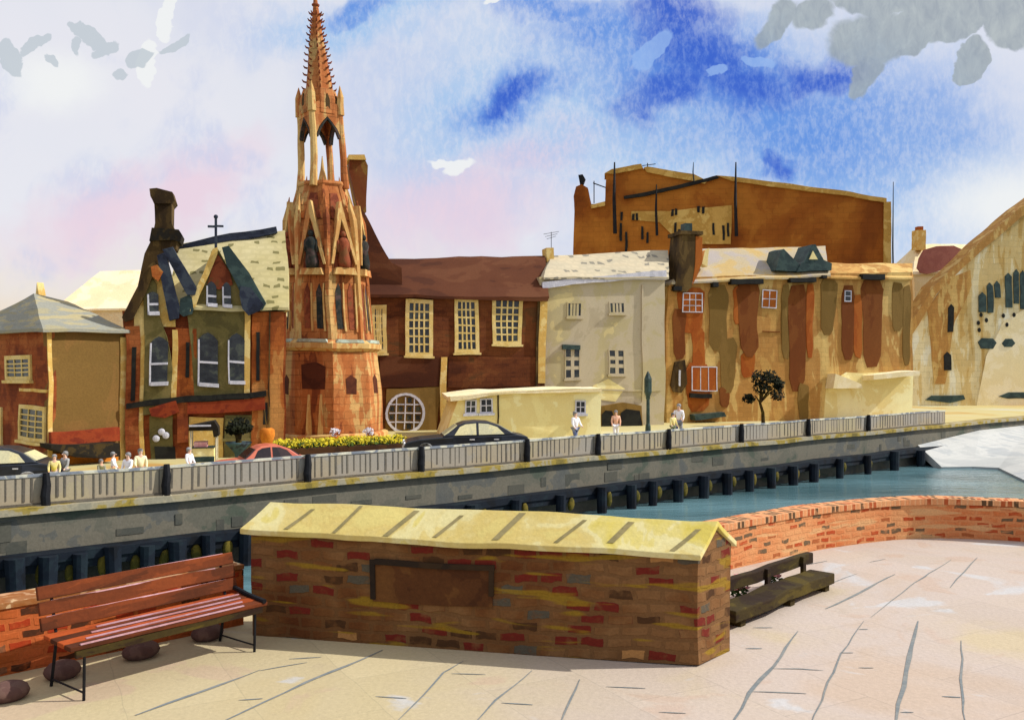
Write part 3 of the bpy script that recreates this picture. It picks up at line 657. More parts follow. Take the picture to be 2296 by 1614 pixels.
def wallstrip(name, pts, z0, z1, th, mat, parent, dens=0.25, bow=0.015):
    """wall along a plan line, back side `th` to the left of travel, brick courses along its length"""
    P_ = []
    for a_, b_ in zip(pts, pts[1:]):
        n = max(1, int((Vector(b_) - Vector(a_)).length / dens))
        P_ += [Vector(a_).lerp(Vector(b_), i / n) for i in range(n)]
    P_.append(Vector(pts[-1]))
    for _ in range(3):
        P_ = [P_[0]] + [(P_[i - 1] + P_[i] * 2 + P_[i + 1]) / 4 for i in range(1, len(P_) - 1)] + [P_[-1]]
    m = MB(); m.uvs = []
    s = 0; cross = []
    for i, p in enumerate(P_):
        d_ = (P_[min(i + 1, len(P_) - 1)] - P_[max(i - 1, 0)]).normalized(); n_ = Vector((-d_.y, d_.x))
        if i: s += (p - P_[i - 1]).length
        zt = z1 + bow * noise.noise(Vector((s * 1.3, 0, 7)))
        b_ = p + n_ * th
        cross.append((s, [(p.x, p.y, z0), (p.x, p.y, zt), (b_.x, b_.y, zt), (b_.x, b_.y, z0)], zt))
    for (s0, c0, t0), (s1, c1, t1) in zip(cross, cross[1:]):
        o = len(m.v); m.v += [Vector(q) for q in c0 + c1]
        for (i0, i1), (v0, v1) in [((0, 1), (z0, t0)), ((1, 2), (t0, t0 + th)), ((2, 3), (t0 + th, t0 + th + z1))]:
            m.f.append([o + i0, o + 4 + i0, o + 4 + i1, o + i1]); m.uvs.append([(s0, v0), (s1, v0), (s1, v1), (s0, v1)])
    for c_, s_ in ((cross[0][1], -1), (cross[-1][1], 1)):
        o = len(m.v); m.v += [Vector(q) for q in c_]; m.f.append([o, o + 1, o + 2, o + 3]); m.uvs.append([(0, z0), (0, z1), (th, z1), (th, z0)])
    return m.build(name, mat, parent)
pr = thing('brick_parapet', 'low curved orange brick parapet behind the dark low bench', 'parapet', (2.88, 12.03, 0))
def rel(pts, o): return [(x - o[0], y - o[1]) for x, y in pts]
wallstrip('wall', rel(par_r, (2.88, 12.03)), 0.0, 0.49, 0.32, parapet_brick, pr)
wallstrip('coping_course', rel([(x, y - 0.02) for x, y in par_r], (2.88, 12.03)), 0.493, 0.575, 0.345, bricks('soldier_brick', [(232, 168, 116), (228, 152, 100)], [(0.3, (104, 80, 56)), (0.25, (190, 96, 54))], 0.085, 0.2, (236, 186, 136), k=0.78, wob=0.012, msize=0.014), pr)
pl = thing('brick_parapet', 'low orange brick parapet behind the slatted red bench', 'parapet', (-4.2, 7.87, 0))
wallstrip('wall', rel(par_l, (-4.2, 7.87)), 0.0, 0.55, 0.34, parapet_dark_brick, pl)
wallstrip('coping_course', rel([(x + .01, y - .015) for x, y in par_l], (-4.2, 7.87)), 0.553, 0.60, 0.37, wash('coping_edge', [(204, 160, 120), (150, 90, 40), (226, 196, 150)], 1.5, k=0.85), pl)

# ------------------------------------------------------------------ the brick pier with a gabled stone coping
a0 = G(565, 1424); a1 = G(1565, 1495)
pd = (a1 - a0); PL = pd.length; pang = math.atan2(pd.y, pd.x)
pier = thing('brick_pier', 'big brown brick wall with gabled yellow stone coping and dark plaque', 'brick wall', (a0.x, a0.y, 0), pang)
TH, SK_ = 0.52, 0.27
m = MB(); m.add([(0, 0, 0), (PL, 0, 0), (PL + SK_, TH, 0), (0, TH, 0), (0, 0, 1.0), (PL, 0, 0.965), (PL + SK_, TH, 0.985), (0, TH, 1.0), (PL + SK_ / 2, TH / 2, 1.145), (0, TH / 2, 1.17)],
      [(0, 1, 5, 4), (1, 2, 6, 8, 5), (2, 3, 7, 6), (3, 0, 4, 9, 7), (4, 5, 8, 9), (9, 8, 6, 7), (0, 3, 2, 1)])
m.build('brickwork', pier_brick, pier, 0.03, 0.25, wf=0.9)
cm = MB()
ze0, ze1, zr0, zr1 = 1.005, 0.97, 1.235, 1.215
o = 0.05; th = 0.05
def sec(x, f, skew):            # coping cross-section at x: two sloping slabs
    ze = ze0 + (ze1 - ze0) * f; zr = zr0 + (zr1 - zr0) * f; xr = x + skew * SK_ * 0.5; xb = x + skew * (SK_ + .02); xf = x - o * 0.2 * skew
    return [(xf, -o, ze), (xr, TH / 2, zr), (xb, TH + o, ze + 0.01), (xb, TH + o, ze + 0.01 - th), (xr, TH / 2, zr - th), (xf, -o, ze - th)]
N = 36
secs = [sec(-0.08 + (PL + 0.11) * i / N, i / N, 1.0) for i in range(N + 1)]
for i in range(N):
    cm.add(secs[i] + secs[i + 1], [(q, q + 6, (q + 1) % 6 + 6, (q + 1) % 6) for q in range(6)])
cm.add(secs[0], [(0, 1, 4, 5), (1, 2, 3, 4)]); cm.add(secs[N], [(5, 4, 1, 0), (4, 3, 2, 1)])
cop = cm.build('coping', coping_stone, pier, 0.03, 0.14, wf=0.9, bevel=0.006)
for xe in [637, 745, 862, 973, 1104, 1241, 1361, 1503]:
    r_ = Vector(((xe - CX) / F, 1, 0)); nn = Vector((math.sin(pang), -math.cos(pang), 0)); k_ = Vector((a0.x, a0.y, 0)).dot(nn) / r_.dot(nn)
    x = (r_ * k_ - Vector((a0.x, a0.y, 0))).dot(Vector((math.cos(pang), math.sin(pang), 0)))
    f = x / PL; ze = ze0 + (ze1 - ze0) * f; zr = zr0 + (zr1 - zr0) * f; w_ = rnd.uniform(0.04, 0.065); sh = rnd.uniform(0.14, 0.22)
    def pt(xx, g): return Vector((xx, -o + (TH / 2 + o) * g, ze + (zr - ze) * g + 0.006))
    k0, k1 = rnd.uniform(0.0, 0.15), rnd.uniform(0.7, 0.95)
    MB().add([pt(x, k0), pt(x + w_, k0), pt(x + w_ + sh, k1), pt(x + sh, k1)], [(0, 1, 2, 3)]).build('joint', joint_olive, cop, 0.03, 0.14, wf=0.9)
# plaque
pn = Vector((math.sin(pang), -math.cos(pang), 0)); pt_ = Vector((math.cos(pang), math.sin(pang), 0))
def pier_uv(x, y):
    r_ = Vector(((x - CX) / F, 1, (CY - y) / F)); k_ = Vector((a0.x, a0.y, 0)).dot(pn) / Vector((r_.x, r_.y, 0)).dot(pn)
    p = r_ * k_; return ((p - Vector((a0.x, a0.y, 0))).dot(pt_), p.z + EYE)
u0, v1 = pier_uv(835, 1258); u1, v0 = pier_uv(1105, 1362)
pq = MB().box(u0, u1, -0.014, 0.02, v0, v1).build('plaque', pier_panel, pier, 0.03, 0.25, wf=0.9)
MB().box(u0 - 0.02, u0 + 0.03, -0.03, -0.0145, v0 + 0.02, v1 + 0.02).box(u0 + 0.03, u1 + 0.02, -0.03, -0.0145, v1 - 0.02, v1 + 0.03).box(u1 - 0.03, u1 + 0.015, -0.03, -0.0145, v0 + 0.1, v1 - 0.021).build('plaque_frame', pier_frame, pq, 0.03, 0.25, wf=0.9)

# ------------------------------------------------------------------ benches
fl0 = Vector((-3.30, 7.30, 0)); fr0 = Vector((-2.30, 8.55, 0))
bd = fr0 - fl0; BL = bd.length; bang = math.atan2(bd.y, bd.x)
bench = thing('slatted_bench', 'reddish brown slatted bench on thin legs left of the brick wall', 'bench', fl0, bang)
def plank(name, y, z, w, tilt, mat, x0=-0.1, x1=None, th=0.035):
    x1 = BL + 0.1 if x1 is None else x1
    ca, sa = math.cos(tilt), math.sin(tilt)
    q = [(0, 0), (w, 0), (w, th), (0, th)]
    pts = [(y + a_ * ca - b_ * sa, z + a_ * sa + b_ * ca) for a_, b_ in q]
    n = 10; mm = MB()
    for i in range(n + 1):
        x = x0 + (x1 - x0) * i / n; wv = 0.008 * noise.noise(Vector((x * 3, y * 9, z * 9)))
        mm.v += [Vector((x, p_[0], p_[1] + wv)) for p_ in pts]
    for i in range(n):
        for k in range(4): mm.f.append([i * 4 + k, i * 4 + (k + 1) % 4, i * 4 + 4 + (k + 1) % 4, i * 4 + 4 + k])
    mm.f.append([0, 1, 2, 3]); mm.f.append([n * 4 + k for k in (3, 2, 1, 0)])
    return mm.build(name, mat, bench, bevel=0.006)
for i, (y, z, mt) in enumerate([(-0.05, 0.40, bench_wood), (0.06, 0.405, bench_orange), (0.17, 0.41, bench_wood), (0.28, 0.415, bench_orange)]):
    s_ = plank('seat_slat', y, z, 0.10, 0.05, mt)
    MB().box(-0.02 + 0.1 * i, BL + 0.03 - 0.06 * (3 - i), y - 0.004, y + 0.014, z + 0.037, z + 0.046).build('slat_highlight', bench_lilac, s_)  # lilac strip: a highlight painted along the seat slat
for i, (y, z, mt) in enumerate([(0.43, 0.47, bench_wood), (0.46, 0.585, bench_wood), (0.49, 0.70, bench_wood)]):
    s_ = plank('back_slat', y, z, 0.105, 1.3, mt)
    MB().tube([(-0.05 + 0.05 * i, y + 0.004, z + 0.10), (BL * 0.5, y + 0.004, z + 0.102), (BL - 0.1 * (i % 2), y + 0.004, z + 0.10)], 0.011, 6).build('slat_highlight', bench_lilac, s_)  # highlight on the back slat, put in as a lilac rod
for x in (0.02, BL - 0.02):
    MB().tube([(x, -0.02, 0.0), (x, -0.03, 0.38)], 0.012, 8).build('leg', black_iron, bench)
    MB().tube([(x, 0.50, 0.0), (x, 0.41, 0.4), (x, 0.52, 0.80)], 0.013, 8).build('leg', black_iron, bench)
    MB().tube([(x, -0.02, 0.06), (x, 0.49, 0.06)], 0.008, 6).build('stretcher', black_iron, bench)
MB().tube([(BL + 0.06, -0.06, 0.44), (BL + 0.07, 0.2, 0.46), (BL + 0.07, 0.44, 0.5)], 0.022, 8).build('armrest', black_iron, bench)
MB().box(-0.05, BL + 0.05, -0.045, -0.015, 0.34, 0.395).build('apron_rail', bench_dark, bench)
# rounded setts under the bench
for i, (x, y, w_, l) in enumerate([(20, 2050, 0.16, 'purple brown rounded stone at the left edge beneath the bench'), (180, 1985, 0.15, 'purple brown rounded stone under the near end of the bench'), (410, 1926, 0.17, 'purple brown rounded stone under the middle of the bench'), (605, 1872, 0.16, 'purple brown rounded stone under the far end of the bench')]):
    p = G(*Q(x, y))
    c_ = MB().ball((0, 0, 0.06), (w_, 0.12, 0.085), 14, 8, 0.15).build('round_stone', cobble, None, smooth=True)
    c_.location = (p.x, p.y, 0); c_.rotation_euler = (0, 0, bang); c_['label'] = l; c_['category'] = 'stone'; c_['group'] = 'rounded stones beneath the bench'

b2a = G(1655, 1408); b2b = G(1872, 1318)
bd2 = b2b - b2a; B2 = bd2.length; ang2 = math.atan2(bd2.y, bd2.x)
lb = thing('low_bench', 'low dark olive timber bench right of the brick wall', 'bench', b2a, ang2)
def wavy(x0, x1, y0, y1, z0, z1, amp=0.02, n=12):
    mm = MB()
    for i in range(n + 1):
        x = x0 + (x1 - x0) * i / n; a_ = amp * noise.noise(Vector((x * 2.1, y0 * 5, z0 * 7)))
        mm.v += [Vector((x, y0 + a_, z0 + a_)), Vector((x, y1 + a_, z0 + a_)), Vector((x, y1 + a_, z1 + a_)), Vector((x, y0 + a_, z1 + a_ * 1.5))]
    for i in range(n):
        for k in range(4): mm.f.append([i * 4 + k, i * 4 + (k + 1) % 4, i * 4 + 4 + (k + 1) % 4, i * 4 + 4 + k])
    mm.f.append([0, 1, 2, 3]); mm.f.append([n * 4 + k for k in (3, 2, 1, 0)])
    return mm
wavy(-0.12, B2 - 0.1, -0.04, 0.26, 0.08, 0.20).build('seat', bench_dark, lb, bevel=0.012)
wavy(0.0, B2 + 0.1, 0.31, 0.39, 0.23, 0.36).build('backrest', bench_dark, lb, bevel=0.012)
for x in (0.05, B2 * 0.5, B2 - 0.25):
    MB().box(x, x + 0.1, 0.0, 0.22, 0, 0.085).build('leg', bench_dark, lb)
    MB().box(x + 0.02, x + 0.09, 0.27, 0.31, 0, 0.35).build('back_post', bench_dark, lb)
for i, (x, y, mt, l) in enumerate([(2192, 1735, flower_yellow, 'small yellow flower clump at the near end of the low dark bench'), (2275, 1705, flower_pink, 'small pink flower clump behind the middle of the low dark bench'), (2330, 1600 + 82, flower_pink, 'small pink flower clump behind the far half of the low dark bench')]):
    p = b2a + Vector((math.cos(ang2), math.sin(ang2), 0)) * (0.25 + 0.75 * i) + Vector((-math.sin(ang2), math.cos(ang2), 0)) * 0.52
    tr = thing('flower_clump', l, 'flowers', (p.x, p.y, 0), 0, 'flower clumps by the low bench')
    MB().leaves((0, 0, 0.2), (0.1, 0.09, 0.09), 70, 0.035).build('blossom', mt, tr)
    MB().leaves((0, 0, 0.08), (0.1, 0.09, 0.08), 50, 0.04).build('foliage', leaf_green, tr)

# ------------------------------------------------------------------ left corner house
LH = Fac(105, 36, -40); RH = Fac(105, 36, 50)
house = LH.thing('corner_house', 'red brick corner house with grey hipped roof at left edge', 'house'); LH.root.rotation_euler.z = 0
def loc(p): return Vector(p) - LH.O
Lp = LH.O - LH.t * 7.0
uR = RH.uv(276, 850)[0]; Rp = LH.O + RH.t * uR
Bp = Lp + RH.t * uR
eave = LH.uv(105, 736)[1]
pts = [LH.O, Rp, Bp, Lp]; q = [loc(p) for p in pts]
n1 = LH.n; n2 = RH.n
def facewall(name, a_, b_, mat, inset=0.3):
    d_ = (b_ - a_).normalized(); inn = Vector((-d_.y, d_.x, 0)) * inset
    return MB().slab([(a_.x, a_.y), (b_.x, b_.y), (b_.x + inn.x, b_.y + inn.y), (a_.x + inn.x, a_.y + inn.y)], 0, eave).build(name, mat, house, 0.11)
core = MB().slab([((p * 0.98 + (q[0] + q[2]) / 2 * 0.02).x, (p * 0.98 + (q[0] + q[2]) / 2 * 0.02).y) for p in q], 0, eave - 0.02)
core.build('wall', brick_red, house, 0.11)
facewall('front_wall', q[3], q[0], brick_red); facewall('side_wall', q[0], q[1], olive_render)
ov = 0.3
e = [q[0] + (n1 + n2) * ov, q[1] + (n2 - n1) * ov * 0.4 + n2 * ov * .6, q[2] - (n1 + n2) * ov, q[3] + (n1 - n2) * ov]
ridge0 = (q[0] + q[3]) / 2 - n1 * 1.1; ridge1 = (q[1] + q[2]) / 2 + n1 * 0.6
zr0_ = 4.0 + (CY - 656) * (ridge0 + LH.O).y / F; zr1_ = 4.0 + (CY - 678) * (ridge1 + LH.O).y / F
MB().add([(p.x, p.y, eave) for p in e] + [(p.x, p.y, eave - 0.12) for p in e] + [(ridge0.x, ridge0.y, zr0_), (ridge1.x, ridge1.y, zr1_)],
         [(0, 1, 9, 8), (1, 2, 9), (2, 3, 8, 9), (3, 0, 8), (4, 5, 1, 0), (5, 6, 2, 1), (6, 7, 3, 2), (7, 4, 0, 3), (7, 6, 5, 4)]).build('roof', roof_grey, house, 0.11)
class Sub(Fac): pass
def on_house(Fc, fn_):
    """build in the plane's own frame, then hang the piece on the house"""
    tmp = bpy.data.objects.new('plane_frame', None); tmp.location = Fc.O; tmp.rotation_euler = (0, 0, Fc.a)
    Fc.root = tmp; o_ = fn_(); rot = Matrix.Rotation(Fc.a, 4, 'Z')
    todo = [o_]
    while todo:
        x = todo.pop(); x.data.transform(rot); todo += list(x.children)
    o_.parent = house; bpy.data.objects.remove(tmp); Fc.root = house
    return o_
on_house(LH, lambda: LH.window(16, 796, 70, 852, 3, 4))
on_house(LH, lambda: LH.window(44, 908, 102, 988, 3, 5))
on_house(LH, lambda: LH.window(-40, 912, 6, 992, 3, 5))
on_house(LH, lambda: LH.box('string_course', 40, 871, 100, 878, -0.06, 0.0, cream_stone))
on_house(RH, lambda: RH.box('fascia', 112, 962, 268, 992, -0.25, 0.0, red_band))
on_house(RH, lambda: RH.poly('awning', [(110, 996), (268, 992), (268, 1020), (230, 1026), (170, 1024), (112, 1006)], -0.9, -0.02, awning_dark))
on_house(RH, lambda: RH.box('shop_front', 118, 1012, 262, 1052, -0.04, 0.0, terracotta))
on_house(RH, lambda: RH.box('corner_strip', 106, 742, 116, 1050, -0.05, 0.0, cream_stone))
on_house(RH, lambda: RH.box('corner_strip', 268, 755, 280, 1050, -0.05, 0.0, cream_stone))
on_house(LH, lambda: LH.poly('chimney_pot', [(78, 662), (82, 634), (86, 662)], 2.6, 2.9, cream_stone))

# pale house far behind the corner house
PB = Fac(250, 62, 10)
PB.thing('distant_house', 'pale peach house behind the corner house roof', 'house')
PB.box('wall', 130, 690, 330, 900, 0, 8, peach_wall)
PB.roof('roof', 120, 335, 692, 225, 335, 606, 4, peach_wall)

# ------------------------------------------------------------------ gabled house
GH = Fac(440, 39, 14)
gh = GH.thing('gabled_house', 'brick Victorian house with two dark bargeboarded gables and tall chimney', 'house')
GH.box('wall', 276, 700, 640, 1034, 0, 7, brick_red)
GH.roof('roof', 372, 648, 690, 398, 640, 548, 3.0, tile_green, ey1=690, ry1=515)
GH.poly('ridge_cap', [(392, 552), (480, 532), (622, 506), (624, 520), (560, 536), (480, 548), (395, 564)], 2.7, 3.05, board_dark)
# left gable
GH.poly('gable_wall', [(300, 735), (302, 690), (342, 600), (350, 596), (392, 690), (392, 735)], -0.12, 2.5, cream_stone)
for nm, pts_, y0, y1, mt in [('bargeboard', [(345, 588), (330, 600), (312, 640), (274, 712), (280, 722), (296, 718), (328, 660), (352, 600)], -0.35, -0.13, chimney_dark),
                             ('bargeboard', [(364, 560), (386, 553), (440, 648), (436, 664), (418, 664)], -0.36, -0.14, board_dark),
                             ('bargeboard', [(352, 574), (370, 566), (402, 690), (400, 716), (380, 722)], -0.39, -0.145, board_dark),
                             ('bargeboard', [(404, 672), (402, 706), (410, 712), (428, 706), (436, 684), (424, 664)], -0.3, -0.13, green_dark)]:
    GH.poly(nm, pts_, y0, y1, mt)
GH.poly('stone_bay', [(322, 742), (324, 640), (338, 622), (352, 640), (354, 700), (372, 760), (386, 830), (380, 925), (322, 932)], -0.22, -0.121, olive_stone)
GH.box('brick_pier', 280, 732, 312, 1030, -0.2, 0, brick_red)
GH.box('quoin_strip', 312, 715, 322, 1034, -0.16, 0, cream_stone)
GH.box('quoin_strip', 384, 742, 396, 920, -0.16, 0, cream_stone)
GH.poly('gable_cap', [(338, 600), (352, 596), (366, 612), (356, 634), (342, 622)], -0.4, -0.23, brick_orange)
# central gable
GH.poly('central_gable', [(418, 700), (438, 660), (482, 560), (489, 556), (540, 660), (552, 700), (545, 900), (436, 905)], -0.14, 2.2, olive_stone)
GH.poly('gable_peak', [(462, 640), (480, 575), (488, 566), (512, 608), (520, 636), (490, 648)], -0.19, -0.141, tower_rust)
GH.poly('bargeboard', [(497, 552), (512, 548), (556, 610), (595, 680), (586, 694), (560, 700), (552, 690), (530, 640), (505, 590)], -0.42, -0.15, green_dark)
GH.poly('bargeboard', [(536, 640), (560, 644), (590, 682), (580, 696), (554, 706), (540, 690), (534, 660)], -0.5, -0.43, board_dark)
GH.poly('bargeboard', [(478, 556), (488, 552), (488, 566), (446, 662), (436, 690), (424, 700), (430, 668)], -0.3, -0.15, cream_stone)
MBf = MB(); ux, vz = GH.uv(484, 552, -0.1); 
MBf.box(ux - 0.05, ux + 0.05, -0.15, -0.05, vz - 0.1, vz + 1.15).box(ux - 0.32, ux - 0.051, -0.14, -0.06, vz + 0.75, vz + 0.84).box(ux + 0.051, ux + 0.3, -0.14, -0.06, vz + 0.78, vz + 0.86)
MBf.ball((ux, -0.1, vz + 1.2), 0.09)
MBf.build('finial_cross', board_dark, gh)
GH.box('brick_strip', 392, 738, 438, 905, -0.13, 0, brick_orange)
GH.box('quoin_strip', 545, 690, 558, 905, -0.19, 0, cream_stone)
GH.box('brick_strip', 562, 700, 636, 1000, -0.12, 0, brick_orange)
GH.box('slit_window', 572, 742, 580, 850, -0.18, -0.121, door_dark)
GH.box('slit_window', 414, 770, 422, 850, -0.18, -0.131, door_dark)
GH.box('slit_window', 292, 780, 302, 900, -0.24, -0.201, door_dark)
GH.box('slit_window', 588, 900, 598, 950, -0.18, -0.121, door_dark)
GH.w, keep = GH.w, GH.w
for r_, a_ in [((336, 772, 376, 866), 0.25), ((334, 664, 358, 710), 0.1)]:
    w_ = GH.sash(*r_, arch=a_); 
    for x in [w_] + list(w_.children): x.location.y = -0.22 if x is w_ else 0
for r_, a_ in [((442, 762, 486, 866), 0.3), ((509, 760, 546, 858), 0.3), ((462, 642, 484, 688), 0.2), ((497, 642, 516, 688), 0.2)]:
    w_ = GH.sash(*r_, arch=a_); w_.location.y = -0.14
GH.poly('string_course', [(282, 906), (420, 890), (596, 874), (596, 886), (420, 904), (282, 918)], -0.3, -0.01, door_dark)
GH.poly('red_band', [(420, 905), (592, 888), (592, 916), (420, 930)], -0.27, -0.012, red_band)
GH.poly('door_lintel', [(335, 918), (395, 900), (402, 926), (370, 938), (340, 934)], -0.32, -0.012, red_band)
d_ = GH.box('door', 336, 932, 388, 1034, -0.1, 0, olive_stone)
GH.box('door_panel', 346, 1000, 392, 1032, -0.16, -0.101, door_dark, d_)
MB_ = MB()
for x, y in [(350, 983), (372, 976), (362, 968)]:
    u_, v_ = GH.uv(x, y, -0.16); MB_.ball((u_, -0.16, v_), (0.14, 0.05, 0.14), 10, 6)
MB_.build('hanging_sign', frame_white, d_)
GH.box('brick_strip', 398, 905, 422, 990, -0.24, 0, brick_red)
GH.box('ground_wall', 424, 935, 500, 1034, -0.1, 0, cream_stone)
GH.box('ground_wall', 502, 928, 562, 1034, -0.11, 0, olive_stone)
w_ = GH.window(505, 934, 556, 978, 3, 2, olive_stone); w_.location.y = -0.11
# chimney: stack, shoulders, cap
ch = GH.poly('chimney', [(300, 690), (310, 640), (322, 570), (338, 536), (346, 500), (344, 450), (382, 452), (382, 500), (398, 540), (392, 560), (372, 570), (366, 620), (360, 690)], 1.0, 2.2, chimney_dark)
GH.poly('chimney_cap', [(336, 440), (334, 424), (350, 422), (384, 430), (388, 446), (380, 456), (344, 456)], 0.85, 2.35, chimney_dark, ch)
GH.poly('chimney_shoulder', [(332, 540), (338, 510), (398, 516), (406, 528), (402, 545), (386, 540)], 0.9, 2.3, awning_dark, ch)
GH.box('downpipe', 601, 700, 604, 1034, -0.2, -0.13, chimney_dark)

# ------------------------------------------------------------------ the monument spire
TD = 50.0; TS = TD / F
tw = thing('gothic_monument', 'tall orange stone Gothic monument with open lantern and crocketed spire', 'monument', ((745 - CX) * TS, TD, STREET))
PH = R(13.6)
def tz(y): return 4.0 + (CY - y) * TS
def lean(v): return Vector((v.x - 0.9 * (max(0, v.z) / 23.5) ** 1.05, v.y, v.z))
def tbuild(m, name, mat, parent=None, sub=0.7, **kw):
    m.v = [lean(v) for v in m.v]
    return m.build(name, mat, parent or tw, 0.09, sub, **kw)
def octa(prof): return MB().ring(prof, 8, ph=PH)
tbuild(octa([(2.75, 0), (2.68, tz(970)), (2.62, tz(870)), (2.5, tz(790))]), 'base', tower_stone)
tbuild(octa([(2.95, 0), (2.95, 0.22), (2.8, 0.3)]), 'step', tower_pale)
tbuild(octa([(2.5, tz(789)), (2.72, tz(782)), (2.74, tz(772)), (2.45, tz(764))]), 'string_course', tower_pale)
sh = tbuild(octa([(2.28, tz(764)), (2.12, tz(640)), (1.98, tz(520)), (1.75, tz(500))]), 'statue_stage', tower_stone)
tbuild(octa([(1.8, tz(499)), (1.5, tz(460)), (1.22, tz(424)), (1.3, tz(418)), (1.25, tz(412))]), 'upper_stage', tower_stone)
# each face: panel with a pointed hood, niche, statue
def facepts(k, r0, r1):
    a = PH + R(22.5 + 45 * k); return a
for k in range(-2, 2):                          # faces turned to the river
    a = PH + R(22.5 + 45 * k)
    ca, sa = math.cos(a), math.sin(a)
    def W3(u_, b_, z, r_): 
        rr = r_ * math.cos(R(22.5)) - b_
        return Vector((u_ * ca + rr * sa, u_ * sa - rr * ca, z))
    def panel(pts, b0, b1, r_of):
        n = len(pts); vs = [W3(u_, b0, z, r_of(z)) for u_, z in pts] + [W3(u_, b1, z, r_of(z)) for u_, z in pts]
        return MB().add(vs, [list(range(n)), list(range(2 * n - 1, n - 1, -1))] + [(i, i + n, (i + 1) % n + n, (i + 1) % n) for i in range(n)])
    rs = lambda z: 2.28 + (1.98 - 2.28) * (z - tz(764)) / (tz(520) - tz(764))
    rb = lambda z: 2.62
    # base panel
    tbuild(panel([(-0.62, tz(868)), (0.55, tz(870)), (0.6, tz(822)), (0.1, tz(812)), (-0.62, tz(818))] if k == -1 else [(-0.3, tz(880)), (0.28, tz(882)), (0.32, tz(850)), (0, tz(840)), (-0.3, tz(848))], -0.05, 0.1, lambda z: 2.68 - 0.12 * (z - tz(970)) / (tz(790) - tz(970)) * 1.6), 'base_panel', panel_rust)
    if k == -1:
        for u0_, u1_ in ((-0.45, -0.12), (0.2, 0.5)):
            tbuild(panel([(u0_, tz(966)), (u1_, tz(966)), ((u0_ + u1_) / 2 + 0.05, tz(880)), ((u0_ + u1_) / 2 - 0.05, tz(880))], -0.06, 0.1, lambda z: 2.70 - 0.13 * (z - tz(970)) / (tz(790) - tz(970)) * 1.6), 'base_stain_panel', tower_pale)
    # pointed hood over the niche
    tbuild(panel([(-0.72, tz(600)), (-0.60, tz(600)), (0, tz(500)), (0.60, tz(600)), (0.72, tz(600)), (0.06, tz(462)), (-0.06, tz(462))], -0.22, 0.1, rs), 'gablet', tower_pale)
    tbuild(panel([(-0.5, tz(612)), (0.5, tz(612)), (0.5, tz(590)), (0.02, tz(512)), (-0.5, tz(590))], -0.03, 0.1, rs), 'niche', tower_rust)
    tbuild(panel([(-0.62, tz(622)), (0.62, tz(622)), (0.5, tz(608)), (-0.5, tz(608))], -0.34, 0.1, rs), 'niche_shelf', tower_pale)
    st = MB().ring([(0.3, 0), (0.34, 0.3), (0.24, 0.9), (0.3, 1.25), (0.2, 1.5), (0.08, 1.56)], 10)
    st.ball((0, 0, 1.72), (0.14, 0.14, 0.18)); st.ball((-0.28, 0, 1.1), (0.1, 0.12, 0.35)); st.ball((0.28, 0, 1.1), (0.1, 0.12, 0.35))
    b_ = W3(0, -0.12, tz(608), rs(tz(608))); rz = Matrix.Rotation(a, 3, 'Z')
    st.v = [rz @ v + b_ for v in st.v]
    tbuild(st, 'statue', bronze if k in (-1, 1) else tower_rust, smooth=True)
    # two blind lancets below
    for u_ in (-0.32, 0.34):
        tbuild(panel([(u_ - 0.16, tz(740)), (u_ + 0.16, tz(740)), (u_ + 0.16, tz(660)), (u_, tz(640)), (u_ - 0.16, tz(660))], -0.025, 0.1, rs), 'lancet', tower_rust if (k + (u_ > 0)) % 2 else bronze)
        tbuild(panel([(u_ + 0.2, tz(745)), (u_ + 0.3, tz(745)), (u_ + 0.28, tz(640)), (u_ + 0.22, tz(640))], -0.09, 0.1, rs), 'colonnette', tower_pale)
    # upper gable panels
    ru = lambda z: 1.8 + (1.22 - 1.8) * (z - tz(499)) / (tz(424) - tz(499))
    tbuild(panel([(-0.42, tz(498)), (0.42, tz(498)), (0.18, tz(440)), (-0.18, tz(440))], -0.05, 0.12, ru), 'gable_panel', tower_rust if k in (-1, 0) else tower_stone)
    # pale sloping ledges at the foot of the stage
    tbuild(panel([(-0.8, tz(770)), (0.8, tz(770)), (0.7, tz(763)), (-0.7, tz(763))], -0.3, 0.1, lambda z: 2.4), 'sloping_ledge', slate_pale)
# buttress shafts with pinnacles on the corners
for k in range(8):
    a = PH + R(45 * k)
    def rad(r_): return (r_ * math.sin(a), -r_ * math.cos(a))
    x0, y0 = rad(2.2); x1, y1 = rad(2.0)
    m = MB().tube([(x0, y0, tz(764)), (x1, y1, tz(540)), (*rad(1.95), tz(500)), (*rad(1.8), tz(470)), (*rad(1.72), tz(446))], [0.2, 0.17, 0.2, 0.12, 0.02], 6)
    tbuild(m, 'buttress', tower_pale if k % 2 else tower_stone)
    m = MB().tube([(*rad(2.52), tz(965)), (*rad(2.42), tz(792))], [0.09, 0.07], 6); tbuild(m, 'corner_shaft', tower_pale)
    m = MB().tube([(*rad(1.5), tz(470)), (*rad(1.22), tz(430)), (*rad(1.12), tz(402))], [0.14, 0.12, 0.01], 5); tbuild(m, 'crocket_pinnacle', tower_stone)
